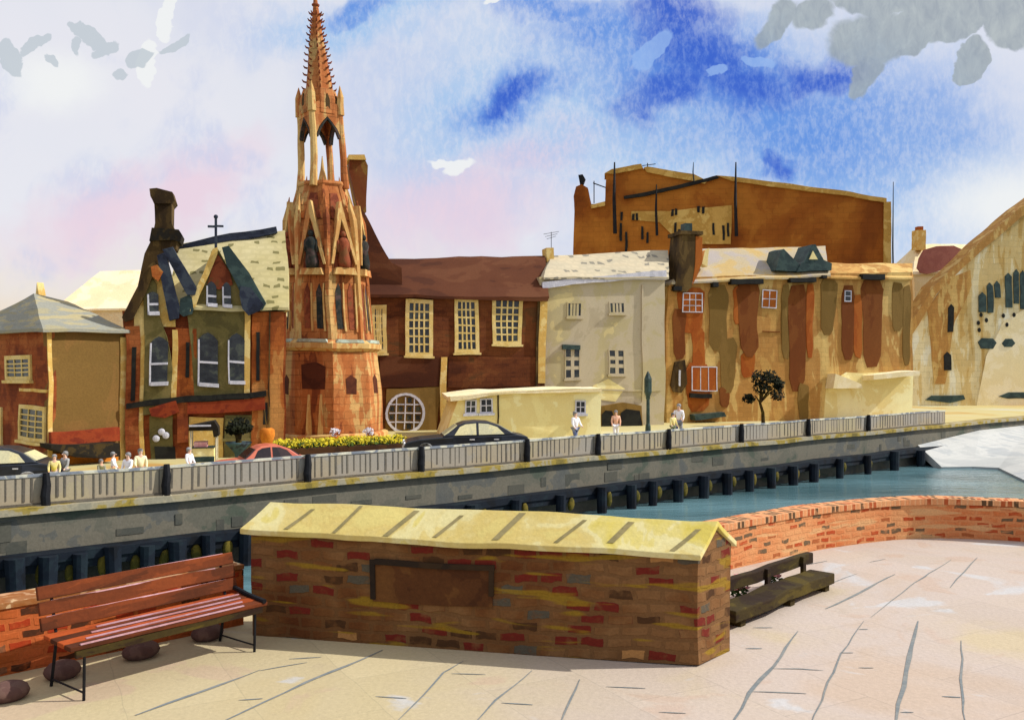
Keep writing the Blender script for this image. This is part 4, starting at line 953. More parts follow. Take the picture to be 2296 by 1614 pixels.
# lantern: four shafts, pointed arches
LR = 1.14
ph4 = R(-10)
corn = [(LR * math.sin(ph4 + R(90 * k)), -LR * math.cos(ph4 + R(90 * k))) for k in range(4)]
for x, y in corn:
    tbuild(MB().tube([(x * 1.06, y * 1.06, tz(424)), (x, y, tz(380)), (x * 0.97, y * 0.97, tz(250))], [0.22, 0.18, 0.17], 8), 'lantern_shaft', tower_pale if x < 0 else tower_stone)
    tbuild(MB().tube([(x, y, tz(262)), (x * 1.0, y * 1.0, tz(222)), (x * 0.98, y * 0.98, tz(196))], [0.24, 0.2, 0.015], 6), 'pinnacle', tower_pale)
for k in range(4):
    p0 = Vector((*corn[k], 0)); p1 = Vector((*corn[(k + 1) % 4], 0)); dd = p1 - p0; nn = Vector((dd.y, -dd.x, 0)).normalized()
    arch = [(0.08, tz(312)), (0.18, tz(296)), (0.34, tz(282)), (0.5, tz(270)), (0.66, tz(282)), (0.82, tz(296)), (0.92, tz(312))]
    outl = [(0.0, tz(326)), (0.08, tz(326))] + arch + [(0.92, tz(326)), (1.0, tz(326)), (1.0, tz(246)), (0.5, tz(226)), (0.0, tz(246))]
    n = len(outl); vs = [p0 + dd * f + nn * 0.1 + Vector((0, 0, z)) for f, z in outl] + [p0 + dd * f - nn * 0.12 + Vector((0, 0, z)) for f, z in outl]
    m = MB().add(vs, [list(range(n)), list(range(2 * n - 1, n - 1, -1))] + [(i, i + n, (i + 1) % n + n, (i + 1) % n) for i in range(n)])
    tbuild(m, 'lantern_arch', tower_stone, sub=0.5)
    n = len(arch); r2 = []
    vs = [p0 + dd * (0.5 + (f - 0.5) * 0.985) + nn * 0.12 + Vector((0, 0, z - 0.04)) for f, z in arch] + [p0 + dd * (0.5 + (f - 0.5) * 0.86) + nn * 0.12 + Vector((0, 0, z - 0.15)) for f, z in arch]
    vs += [v - nn * 0.2 for v in vs]
    f_ = []
    for i in range(n - 1):
        f_ += [(i, i + 1, n + i + 1, n + i), (2 * n + i, 3 * n + i, 3 * n + i + 1, 2 * n + i + 1), (i, 2 * n + i, 2 * n + i + 1, i + 1), (n + i, n + i + 1, 3 * n + i + 1, 3 * n + i)]
    tbuild(MB().add(vs, f_), 'arch_moulding', bronze, sub=0.5)
# small figure of pinnacles inside the lantern, spire and crockets
tbuild(MB().ring([(0.3, tz(424)), (0.22, tz(400)), (0.1, tz(380)), (0.02, tz(352))], 6), 'inner_finial', tower_pale)
tbuild(MB().ring([(1.02, tz(262)), (1.0, tz(228)), (0.84, tz(206))], 8, ph=PH), 'lantern_crown', tower_stone)
for k in range(-2, 3):
    a = PH + R(45 * k)
    tbuild(MB().ring([(0.13, 0), (0.16, 0.2), (0.03, 0.75)], 6, c=(0.98 * math.sin(a), -0.98 * math.cos(a))).add([], []), 'crown_niche', tower_rust) if False else None
for k in range(-2, 2):
    a = PH + R(22.5 + 45 * k); ca, sa = math.cos(a), math.sin(a)
    rr = 0.98 * math.cos(R(22.5)) + 0.03
    pts = [(-0.12, tz(256)), (0.12, tz(256)), (0.12, tz(232)), (0, tz(218)), (-0.12, tz(232))]
    vs = [(u_ * ca + rr * sa, u_ * sa - rr * ca, z) for u_, z in pts] + [(u_ * ca + (rr - .15) * sa, u_ * sa - (rr - .15) * ca, z) for u_, z in pts]
    tbuild(MB().add(vs, [list(range(5)), list(range(9, 4, -1))] + [(i, i + 5, (i + 1) % 5 + 5, (i + 1) % 5) for i in range(5)]), 'crown_niche', chimney_dark)
spire = tbuild(MB().ring([(0.72, tz(212)), (0.5, tz(140)), (0.3, tz(70)), (0.13, tz(10)), (0.03, tz(-30))], 8, ph=PH), 'spire', tower_stone)
for i in range(12):
    y = 204 - i * 15.5; r_ = 0.72 - (212 - y) / 242 * 0.70
    for k in range(8):
        a = PH + R(45 * k); bx, by = math.sin(a), -math.cos(a)
        cr = MB().tube([(bx * r_, by * r_, tz(y)), (bx * (r_ + 0.13), by * (r_ + 0.13), tz(y) + 0.03), (bx * (r_ + 0.2), by * (r_ + 0.2), tz(y) + 0.13)], [0.055, 0.05, 0.02], 5); tbuild(cr, 'crocket', tower_rust, spire, sub=9)

tbuild(MB().ring([(0.2, tz(14)), (0.22, tz(11)), (0.1, tz(7))], 8), 'finial', tower_rust, spire)

# ------------------------------------------------------------------ brown building with four tall windows
BB = Fac(1030, 55, 16)
bb = BB.thing('brown_hall', 'dark brown brick hall with four tall cream windows', 'hall')
BB.poly('wall', [(826, 985), (826, 660), (1224, 660), (1222, 985)], 0, 9, brown_wall)
BB.roof('roof', 826, 1228, 664, 824, 1222, 580, 3.5, brown_roof, ry1=574)
for x0, y0, x1, y1 in [(832, 684, 866, 792), (908, 672, 968, 798), (1018, 668, 1074, 792), (1104, 664, 1170, 772)]:
    BB.window(x0, y0, x1, y1, 4, 6, frame_cream, glass_dark, fw=0.22, bar=0.09)
cb_ = BB.poly('gable_buttress', [(800, 660), (800, 470), (812, 468), (832, 500), (856, 550), (878, 588), (900, 600), (900, 660)], 0.8, 2.4, brown_roof)
ch = BB.poly('chimney', [(784, 352), (816, 354), (824, 372), (822, 440), (822, 476), (806, 482), (796, 440), (782, 380)], 0.9, 2.2, chimney_olive)
BB.poly('chimney_cap', [(780, 356), (781, 346), (816, 346), (820, 358)], 0.75, 2.35, cream_stone, ch)
BB.box('pier_strip', 988, 800, 1002, 985, -0.14, 0, cream_stone)
BB.box('brown_panel', 850, 800, 985, 868, -0.1, 0, brown_roof)
BB.box('brown_panel', 1006, 800, 1212, 868, -0.08, 0, brown_wall)
BB.box('downpipe', 1203, 670, 1207, 880, -0.15, -0.02, chimney_dark)
BB.box('gutter', 826, 664, 1226, 670, -0.3, -0.02, brown_roof)
BB.box('end_stone', 1208, 672, 1224, 860, -0.09, 0, cream_stone)
# rounded entrance with a grid window
BB.poly('tan_panel', [(866, 872), (990, 868), (975, 985), (866, 985)], -0.08, -0.0, stain_olive)
u0, v0 = BB.uv(910, 927, -0.1); rr = 45 * BB.dist(910) / F
rw_ = MB()
N = 24
for i in range(N):
    a, b_ = 2 * math.pi * i / N, 2 * math.pi * (i + 1) / N
    q4 = [(u0 + r_ * math.cos(t_), v0 + r_ * 1.02 * math.sin(t_)) for r_, t_ in ((rr, a), (rr, b_), (rr * 0.88, b_), (rr * 0.88, a))]
    rw_.prism(q4, -0.2, -0.09)
for f in (-0.45, 0, 0.45): rw_.box(u0 + f * rr - 0.03, u0 + f * rr + 0.03, -0.19, -0.1, v0 - rr * 0.8, v0 + rr * 0.8).box(u0 - rr * 0.8, u0 + rr * 0.8, -0.18, -0.1, v0 + f * rr - 0.03, v0 + f * rr + 0.03)
w_ = rw_.build('round_window', frame_white, bb, 0.11)
MB().prism([(u0 + rr * 0.9 * math.cos(2 * math.pi * i / N), v0 + rr * 0.92 * math.sin(2 * math.pi * i / N)) for i in range(N)], -0.1, -0.081).build('backing', stain_olive, w_, 0.11)
pn_ = MB()
for fx in (-0.66, -0.22, 0.22, 0.66):
    for fz in (-0.66, -0.22, 0.22, 0.66):
        if fx * fx + fz * fz < 0.7 and rnd.random() < 0.85: pn_.box(u0 + (fx - 0.1) * rr, u0 + (fx + 0.1) * rr, -0.125, -0.101, v0 + (fz - 0.12) * rr, v0 + (fz + 0.12) * rr)
pn_.build('pane', glass_dark, w_, 0.11)

# cream annexe in front
AN = Fac(1150, 49, 10)
an = AN.thing('cream_annexe', 'low cream single storey annexe behind the black car', 'building')
AN.poly('wall', [(1000, 985), (1016, 930), (1030, 890), (1350, 872), (1350, 985)], 0, 4.5, cream_wall)
AN.poly('roof', [(1010, 890), (1100, 878), (1352, 870), (1352, 878), (1100, 886), (1012, 900)], -0.25, 4.6, pale_wash)
for r_ in [(1044, 894, 1070, 926), (1078, 892, 1106, 926), (1290, 898, 1316, 928)]:
    AN.window(*r_, 2, 2, frame_white, glass_dark, fw=0.07, bar=0.05)
AN.box('downpipe', 1117, 882, 1120, 985, -0.08, -0.01, chimney_dark)

# ------------------------------------------------------------------ pale rendered house
WH = Fac(1340, 58, 14)
wh_ = WH.thing('pale_rendered_house', 'pale taupe rendered house with light tiled roof', 'house')
WH.box('wall', 1208, 624, 1490, 985, 0, 7, taupe_wall)
WH.roof('roof', 1218, 1500, 622, 1236, 1500, 574, 3.2, tile_pale, ry1=560)
WH.poly('cornice', [(1214, 632), (1495, 606), (1495, 628), (1400, 628), (1214, 646)], -0.22, -0.0, frame_white)
for r_, nx, ny in [((1270, 678, 1304, 712), 4, 1), ((1366, 676, 1402, 702), 4, 1)]:
    WH.window(*r_, nx, ny, taupe_wall, glass_dark, fw=0.08, bar=0.14, proud=0.05)
for r_ in [(1266, 780, 1302, 850), (1364, 782, 1400, 838)]:
    WH.window(*r_, 2, 3, taupe_wall, glass_dark, fw=0.07, bar=0.22, proud=0.05)
WH.box('window_hood', 1262, 774, 1302, 784, -0.2, 0, green_dark)
pc = WH.poly('porch', [(1340, 912), (1400, 902), (1440, 910), (1442, 975), (1340, 975)], -0.5, 0, stain_olive)
for pts_ in ([(1350, 975), (1350, 930), (1358, 920), (1372, 922), (1378, 940), (1374, 975)], [(1392, 975), (1392, 926), (1404, 918), (1436, 922), (1440, 950), (1436, 975)]):
    WH.poly('archway', pts_, -0.54, -0.501, door_dark, pc)
WH.poly('cream_patch', [(1330, 866), (1364, 848), (1400, 870), (1380, 900), (1350, 896)], -0.03, 0, cream_wall)
WH.box('string_course', 1222, 872, 1480, 876, -0.07, 0, taupe_wall)
ch = WH.box('chimney', 1226, 556, 1242, 590, 2.6, 3.6, cream_stone)
a_ = MB(); u_, v_ = WH.uv(1236, 556, 3.0)
a_.tube([(u_, 3.0, v_ - 0.1), (u_, 3.0, v_ + 1.0)], 0.02, 5)
for z_, l_ in ((0.95, 0.5), (0.8, 0.4), (0.65, 0.3)): a_.tube([(u_ - l_, 3.0, v_ + z_ - 0.1), (u_ + l_, 3.0, v_ + z_ + 0.1)], 0.018, 4)
a_.build('television_aerial', black_iron, ch)
GHd = WH.box('downpipe', 1440, 640, 1443, 900, -0.1, -0.01, taupe_wall)

# ------------------------------------------------------------------ big brown block behind
BK = Fac(1640, 92, -6)
bk = BK.thing('brown_block', 'huge windowless brown brick block rising behind the shops', 'building')
BK.poly('wall', [(1286, 800), (1286, 440), (1292, 418), (1304, 412), (1318, 420), (1326, 458), (1358, 458), (1360, 386), (1396, 382), (1440, 376), (1450, 386), (1560, 404), (1604, 396), (1650, 402), (1760, 418), (1900, 436), (1986, 450), (1988, 800)], 0, 5, block_wall)
BK.poly('roof_edge', [(1444, 376), (1452, 374), (1556, 390), (1586, 404), (1580, 410), (1450, 386)], -0.25, 3, block_band)
BK.poly('roof_edge', [(1400, 440), (1440, 432), (1530, 412), (1606, 392), (1612, 398), (1530, 420), (1440, 440), (1402, 446)], -0.3, -0.002, door_dark)
BK.poly('roof_edge', [(1324, 460), (1358, 452), (1358, 462), (1326, 468)], -0.25, 2, block_band)
BK.poly('parapet_coping', [(1356, 388), (1372, 380), (1438, 368), (1442, 378), (1376, 390)], -0.25, 3, block_band)
BK.poly('parapet_coping', [(1606, 392), (1640, 396), (1760, 410), (1900, 430), (1988, 444), (1988, 454), (1900, 440), (1760, 422), (1640, 406)], -0.22, 3, block_band)
BK.box('corner_pier', 1982, 452, 1998, 800, -0.2, 2, block_band)
BK.poly('light_panel', [(1416, 474), (1500, 474), (1560, 466), (1640, 462), (1640, 548), (1530, 548), (1478, 500), (1416, 492)], -0.12, -0.0, block_band)
for x, y, h in [(1420, 480, 14), (1428, 478, 16), (1392, 500, 40), (1404, 520, 46), (1440, 508, 30), (1452, 520, 26), (1508, 470, 14), (1516, 468, 14), (1514, 500, 30), (1522, 514, 26), (1566, 462, 14), (1576, 464, 14), (1600, 500, 26), (1622, 506, 34), (1632, 500, 30), (1394, 476, 18)]:
    a_, b_, c_, d2 = BK.rect(x - 2.6, y, x + 2.6, y + h, -0.15); MB().box(a_, b_, -0.18, -0.121, c_, d2).build('slot_window', door_dark, bk, 0.1, wf=1.2)
for x, y0, y1, w_ in [(1378, 364, 524, 0.14), (1472, 414, 528, 0.10), (1650, 364, 530, 0.12), (1555, 364, 408, 0.05), (2003, 408, 700, 0.06)]:
    u_, v1_ = BK.uv(x, y0, -0.6); v0_ = BK.uv(x, y1, -0.6)[1]
    MB().tube([(u_ + 0.05, -0.6, v0_), (u_ - 0.05, -0.6, (v0_ + v1_) / 2), (u_, -0.6, v1_)], [w_ * 1.4, w_ * 1.2, w_ * 0.5], 6).build('mast', black_iron, bk)
cp = BK.poly('chimney_cowl', [(1296, 392), (1306, 390), (1312, 400), (1308, 412), (1300, 412)], 0.4, 1.0, black_iron)
a_ = MB(); u_, v_ = BK.uv(1332, 456, 1.0)
a_.tube([(u_, 1, v_), (u_, 1, v_ + 2.2)], 0.05, 5); a_.tube([(u_ - 0.1, 1, v_ + 2.0), (u_ + 1.2, 1, v_ + 1.5), (u_ + 1.4, 1, v_ + 0.6)], 0.06, 5)
a_.tube([(BK.uv(1452, 368, 1)[0], 1, BK.uv(1452, 390, 1)[1]), (BK.uv(1452, 368, 1)[0], 1, BK.uv(1452, 366, 1)[1])], 0.05, 5)
a_.tube([(BK.uv(1440, 372, 1)[0], 1, BK.uv(1440, 372, 1)[1]), (BK.uv(1470, 368, 1)[0], 1, BK.uv(1470, 368, 1)[1])], 0.04, 5)
a_.build('television_aerial', black_iron, bk)

# ------------------------------------------------------------------ shop row
SR = Fac(1760, 63, 14)
sr = SR.thing('shop_row', 'streaky ochre and brown shop row with lilac slate roof', 'shop row')
SR.poly('wall', [(1494, 985), (1494, 760), (1500, 640), (1520, 620), (2046, 610), (2046, 985)], 0, 7, ochre_wall)
SR.roof('roof', 1506, 1860, 632, 1550, 1850, 560, 3.0, slate_lilac, ry1=552, ey1=618)
SR.roof('roof', 1850, 2048, 622, 1850, 2046, 590, 2.0, ochre_wall)
ch = SR.poly('chimney', [(1514, 652), (1518, 600), (1526, 560), (1530, 524), (1558, 522), (1558, 580), (1552, 644), (1540, 654)], -0.3, 1.4, chimney_dark)
SR.poly('chimney_side', [(1553, 640), (1559, 580), (1559, 530), (1574, 532), (1575, 580), (1564, 616)], -0.25, 1.2, stain_rust, ch)
SR.box('chimney_cap', 1526, 518, 1576, 526, -0.4, 1.5, chimney_dark, ch)
SR.box('chimney_pot', 1536, 500, 1552, 518, 0.2, 0.8, green_dark, ch)
SR.poly('dormer_stone', [(1576, 590), (1582, 560), (1592, 556), (1588, 596)], 0.3, 1.0, cream_wall)
SR.poly('dormer', [(1740, 606), (1744, 592), (1752, 560), (1758, 558), (1790, 590), (1800, 608)], -0.1, 1.5, green_dark)
SR.poly('dormer', [(1786, 609), (1796, 590), (1802, 586), (1820, 548), (1828, 548), (1846, 584), (1864, 592), (1862, 608)], -0.14, 1.5, green_dark)
SR.poly('dormer_light', [(1813, 582), (1822, 562), (1832, 582)], -0.2, -0.141, cream_wall)
for x0, y0, x1, y1 in [(1512, 640, 1530, 650), (1600, 632, 1612, 642), (1640, 626, 1712, 638), (1772, 624, 1828, 634), (1842, 620, 1852, 626), (1934, 614, 1986, 626)]:
    SR.box('gutter', x0, y0, x1, y1, -0.45, -0.02, door_dark)
def stain(x0, y0, x1, y1, mt, k, taper=0.0):
    w_ = x1 - x0; h_ = y1 - y0; L_, R_ = [], []
    for i in range(9):
        f = i / 8; tp = w_ * taper * f; y = y0 + h_ * f
        L_.append((x0 + tp + w_ * 0.10 * noise.noise(Vector((x0, f * 3, 1))) + (w_ * 0.18 if i in (0, 8) else 0), y + rnd.uniform(-2, 2)))
        R_.append((x1 - tp + w_ * 0.10 * noise.noise(Vector((x1, f * 3, 2))) - (w_ * 0.18 if i in (0, 8) else 0), y + rnd.uniform(-4, 4)))
    SR.poly('facing_panel', L_ + R_[::-1], -0.035 - 0.006 * k, 0.05, mt, sub=0.5)
for k, (x0, y0, x1, y1, mt, tp) in enumerate([(1518, 642, 1582, 748, stain_rust, 0.15), (1553, 736, 1580, 826, stain_rust, 0.0), (1510, 692, 1540, 806, stain_brown, 0.1), (1588, 640, 1634, 786, stain_olive, 0.1), (1612, 760, 1652, 880, stain_olive, 0.15), (1646, 642, 1672, 726, stain_rust, 0), (1652, 630, 1706, 800, stain_brown, 0.2), (1660, 790, 1692, 846, stain_rust, 0.1), (1752, 640, 1770, 806, stain_olive, 0.05), (1766, 640, 1808, 880, stain_brown, 0.12), (1806, 640, 1824, 800, stain_rust, 0.1), (1838, 626, 1876, 752, stain_olive, 0.15), (1886, 642, 1916, 806, stain_brown, 0.1), (1914, 660, 1932, 800, stain_rust, 0), (1930, 622, 1982, 820, stain_brown, 0.12), (2000, 632, 2026, 744, stain_olive, 0.1), (2024, 640, 2042, 820, stain_olive, 0.1), (1536, 812, 1594, 925, stain_rust, 0.1), (1612, 864, 1636, 910, stain_brown, 0.1), (1790, 860, 1816, 945, stain_olive, 0.1)]):
    stain(x0, y0, x1, y1, mt, k % 7, tp)
for r_, nx, ny in [((1530, 656, 1574, 702), 3, 3), ((1708, 652, 1740, 692), 2, 2), ((1890, 652, 1906, 676), 1, 2), ((1548, 820, 1606, 876), 3, 1)]:
    w_ = SR.window(*r_, nx, ny, frame_white, stain_rust if r_[0] != 1890 else glass_dark, fw=0.06, bar=0.05, proud=0.05, sill=False); w_.location.y = -0.06
d_ = SR.poly('door', [(1510, 880), (1504, 866), (1514, 812), (1536, 806), (1540, 860), (1528, 882)], -0.16, 0, chimney_dark)
SR.box('door_handle', 1522, 830, 1526, 866, -0.2, -0.161, frame_white, d_)
SR.box('shop_sign', 1548, 882, 1596, 892, -0.3, 0, door_dark)
SR.poly('awning', [(1558, 932), (1624, 924), (1628, 934), (1560, 944)], -0.8, -0.0, green_dark)
SR.poly('pale_ground_floor', [(1846, 985), (1852, 860), (1896, 834), (2046, 836), (2046, 985)], -0.02, 0, cream_wall)
aw = SR.poly('canvas_awning', [(1958, 852), (1958, 840), (2060, 832), (2060, 842)], -1.2, -0.02, pale_wash)
SR.poly('canvas_awning', [(1868, 872), (1872, 838), (1930, 862), (1934, 872)], -1.0, -0.03, pale_wash)
SR.box('fascia', 1712, 742, 1750, 744, -0.08, 0, stain_brown)

# ------------------------------------------------------------------ right-hand buildings
PK = Fac(2120, 96, 8)
PK.thing('pink_roofed_house', 'small pale house with dusky pink tiled roof', 'house')
PK.box('wall', 2052, 608, 2230, 850, 0, 6, pale_wash)
PK.roof('roof', 2048, 2230, 612, 2056, 2214, 548, 3.0, pale_wash)
PK.poly('roof_tiles', [(2058, 600), (2062, 578), (2072, 560), (2100, 552), (2140, 551), (2166, 562), (2184, 570), (2180, 588), (2130, 602), (2080, 614), (2066, 610)], -0.42, -0.30, pink_roof)
ch = PK.box('chimney', 2056, 516, 2076, 560, 1.5, 2.5, cream_stone)
PK.box('chimney_pot', 2058, 508, 2070, 516, 1.7, 2.3, stain_rust, ch)
OG = Fac(2180, 84, 8)
og = OG.thing('ochre_gabled_hall', 'pale ochre hall with steep sweeping gable at the right edge', 'hall')
OG.poly('wall', [(2036, 960), (2030, 800), (2040, 742), (2096, 648), (2196, 552), (2290, 472), (2420, 380), (2540, 480), (2560, 960)], 0, 1.3, ochre_gable)
OG.box('nave', 2320, 620, 2560, 960, 1.31, 14, ochre_gable)
OG.poly('roof', [(2030, 745), (2094, 642), (2194, 546), (2290, 464), (2420, 366), (2424, 384), (2296, 482), (2200, 562), (2100, 658), (2046, 752)], -0.4, 1.5, ochre_wall)
OG.poly('pale_panel', [(2180, 960), (2210, 800), (2250, 720), (2420, 620), (2430, 960)], -0.05, 0, pale_wash)  # paler panel over part of the gable wall
OG.poly('ochre_band', [(2080, 690), (2130, 622), (2176, 606), (2180, 640), (2140, 720), (2120, 860), (2096, 860)], -0.04, 0, ochre_wall)
for x0, x1, y0, y1, mt in [(2194, 2210, 656, 700), (2213, 2226, 634, 702), (2230, 2243, 630, 668), (2255, 2270, 612, 690), (2274, 2286, 604, 680), (2289, 2300, 606, 692), (2306, 2320, 606, 690), (2126, 2138, 680, 744), (2117, 2133, 788, 830)] and [(a_, b_, c_, d2, green_dark if a_ > 2150 else door_dark) for a_, b_, c_, d2 in [(2194, 2210, 656, 700), (2213, 2226, 634, 702), (2230, 2243, 630, 668), (2255, 2270, 612, 690), (2274, 2286, 604, 680), (2289, 2300, 606, 692), (2306, 2320, 606, 690), (2126, 2138, 680, 744), (2117, 2133, 788, 830)]]:
    OG.poly('lancet_window', [(x0, y1), (x1, y1), (x1, y0 + 8), ((x0 + x1) / 2, y0), (x0, y0 + 8)], -0.09, 0, mt)
for x0, x1, y0, y1 in [(2194, 2234, 758, 782), (2246, 2276, 760, 778)]:
    OG.poly('arched_window', [(x0 + 6, y1), (x1 - 8, y1), (x1, y0 + 10), (x1 - 8, y0), (x0 + 8, y0), (x0, y0 + 10)], -0.09, 0, green_dark)
for x, y in [(2200, 706), (2194, 724), (2212, 718), (2196, 740), (2250, 708), (2274, 706), (2258, 728)]:
    u_, v_ = OG.uv(x, y, -0.08); MB().prism([(u_ + 0.15 * math.cos(t_ * math.pi / 5), v_ + 0.2 * math.sin(t_ * math.pi / 5)) for t_ in range(10)], -0.085, -0.051).build('small_window', door_dark, og)
OG.poly('plinth', [(2076, 896), (2090, 886), (2160, 884), (2164, 894), (2130, 902)], -0.12, 0, green_dark)
OG.poly('plinth', [(2240, 888), (2262, 880), (2330, 878), (2330, 892), (2262, 894)], -0.12, 0, green_dark)

# ------------------------------------------------------------------ street furniture, trees, bed
def at_street(x, d): return Vector(((x - CX) / F * d, d, STREET))
p = at_street(1453, 51)
lp = thing('street_lamp', 'dark green lamp post with long lantern before the taupe house', 'street lamp', p)
MB().ring([(0.16, 0), (0.14, 0.5), (0.1, 0.6), (0.09, 1.9), (0.14, 2.0)], 10).build('post', green_dark, lp)
MB().ring([(0.1, 2.0), (0.2, 2.3), (0.2, 3.0), (0.08, 3.3), (0.02, 3.4)], 8).build('lantern', green_dark, lp)
def leaf_tree(name, label, cat, p, trunk, crowns, leafmat, n, size, barkmat=None):
    tr = thing(name, label, cat, p)
    m = MB().tube(trunk[0], trunk[1], 8)
    for c_, r_ in crowns: m.tube([trunk[0][-2], Vector(trunk[0][-1]).lerp(Vector(c_), 0.5), c_], [trunk[1][-1], trunk[1][-1] * 0.6, 0.02], 5)
    m.build('trunk', barkmat or bench_dark, tr)
    m = MB()
    for c_, r_ in crowns: m.leaves(c_, r_, n, size)
    m.build('crown', leafmat, tr)
    return tr
p = at_street(1706, 58)
s_ = 58 / F
leaf_tree('street_tree', 'small dark tree in front of the shop row', 'tree', p, ([(0.15, 0, 0), (0.12, 0, 0.8), (-0.05, 0, 1.4), (0.1, 0, 2.0)], [0.13, 0.1, 0.08, 0.06]),
          [((0.35, 0, 2.7), (0.45, 0.4, 0.6)), ((0.95, 0, 1.95), (0.5, 0.4, 0.4)), ((-0.75, 0, 1.65), (0.4, 0.3, 0.3)), ((1.1, 0, 2.5), (0.35, 0.3, 0.3)), ((-0.15, 0.1, 2.9), (0.45, 0.35, 0.45)), ((0.55, 0, 3.0), (0.5, 0.35, 0.4)), ((0.0, 0, 2.3), (0.5, 0.4, 0.4)), ((1.0, 0, 2.6), (0.3, 0.3, 0.4))], leaf_dark, 130, 0.12)
p = at_street(535, 36.6)
bt = leaf_tree('clipped_bush', 'round dark clipped bush in a blue grey bowl planter', 'bush', p, ([(0, 0, 0.7), (0, 0, 0.9), (0, 0, 1.1)], [0.12, 0.12, 0.1]),
          [((0, 0, 1.5), (0.42, 0.4, 0.32)), ((-0.2, 0, 1.35), (0.3, 0.3, 0.2)), ((0.2, 0, 1.4), (0.36, 0.3, 0.2))], leaf_dark, 190, 0.09)
MB().ring([(0.22, 0), (0.2, 0.15), (0.12, 0.25), (0.16, 0.45), (0.46, 0.78), (0.5, 0.86), (0.4, 0.84)], 14).build('planter', pot_blue, bt, smooth=True)
p = at_street(599, 36.8)
up = thing('orange_planter', 'tapered orange planter on a stand against the gabled house', 'planter', p)
MB().ring([(0.08, 0.68), (0.2, 0.8), (0.3, 1.1), (0.29, 1.3), (0.2, 1.38)], 12).build('pot', terracotta, up, smooth=True)
MB().ring([(0.14, 0), (0.05, 0.08), (0.05, 0.68)], 8).build('stand', chimney_dark, up)
MB().tube([(0.0, 0, 1.35), (-0.06, 0, 1.7), (-0.1, 0, 2.1)], [0.03, 0.02, 0.01], 5).tube([(0.06, 0, 1.35), (0.1, 0, 1.7), (0.09, 0, 2.2)], [0.03, 0.02, 0.01], 5).build('plant_stem', stain_olive, up)
p = at_street(626, 46.5)
pp_ = thing('pale_post', 'slim pale curved post beside the monument base', 'post', p)
MB().tube([(0, 0, 0), (0.02, 0, 0.2), (0.16, 0, 0.5), (0.12, 0, 1.1), (0.05, 0, 1.8), (0.06, 0, 2.4)], [0.1, 0.09, 0.08, 0.06, 0.07, 0.03], 8).build('shaft', slate_pale, pp_)
MB().ball((0.06, 0, 2.45), (0.11, 0.1, 0.16)).build('knob', frame_white, pp_)
# market stall
p = at_street(459, 35)
stl = thing('market_stall', 'small market stall with dark canopy and pale counter', 'stall', p, R(14))
MB().prism([(-0.52, 1.45), (-0.5, 1.62), (0.0, 1.72), (0.36, 1.78), (0.5, 1.55), (0.52, 1.25), (0.34, 1.2), (0.3, 1.45)], -0.5, 0.5).build('canopy', awning_dark, stl)
MB().box(-0.5, 0.25, -0.54, -0.501, 1.6, 1.66).build('canopy_trim', frame_white, stl)
for x in (-0.46, 0.42):
    for y in (-0.42, 0.42): MB().tube([(x, y, 0), (x, y, 1.5)], 0.03, 6).build('post', foot_white, stl)
MB().box(-0.4, 0.34, -0.35, 0.35, 0.0, 0.8).build('counter', cream_wall, stl)
MB().box(-0.42, 0.36, -0.38, 0.38, 0.803, 0.84).build('counter_top', green_dark, stl)
MB().box(-0.36, 0.1, -0.3, 0.3, 0.843, 1.02).build('goods', flower_pink, stl)
MB().box(-0.4, 0.36, -0.36, -0.352, 0.3, 0.5).build('counter_band', green_dark, stl)
# flower bed
b0 = at_street(612, 38.6); b1 = at_street(905, 41.5)
dd = b1 - b0; ln = dd.length
fb = thing('flower_bed', 'raised bed of yellow flowers in front of the monument', 'flower bed', b0, math.atan2(dd.y, dd.x))
MB().box(0, ln, -0.5, 0.9, 0, 0.4).build('kerb', soil, fb, 0.06, 0.6)
hd = MB(); hg = MB()
for i in range(26):
    x = ln * (i + 0.5) / 26
    hd.leaves((x, 0.2, 0.56), (0.25, 0.62, 0.2 + 0.07 * noise.noise(Vector((x, 0, 3)))), 95, 0.075)
    hg.leaves((x, 0.1, 0.5), (0.25, 0.66, 0.19), 26, 0.085)
hd.build('blossom', flower_yellow, fb); hg.build('foliage', leaf_green, fb)
for x, y, l in [(750, 968, 'left white and red flower pot behind the yellow bed'), (826, 970, 'right white and red flower pot behind the yellow bed')]:
    p = at_street(x, 45)
    fp = thing('flower_pot', l, 'flower pot', p, 0, 'flower pots by the monument')
    MB().ring([(0.14, 0), (0.2, 0.3), (0.22, 0.42), (0.18, 0.4)], 10).build('pot', terracotta, fp)
    MB().leaves((0, 0, 0.62), (0.26, 0.2, 0.22), 60, 0.08).build('blossom', frame_white, fp)
    MB().leaves((0.08, 0, 0.5), (0.22, 0.2, 0.12), 30, 0.07).build('foliage', red_band, fp)

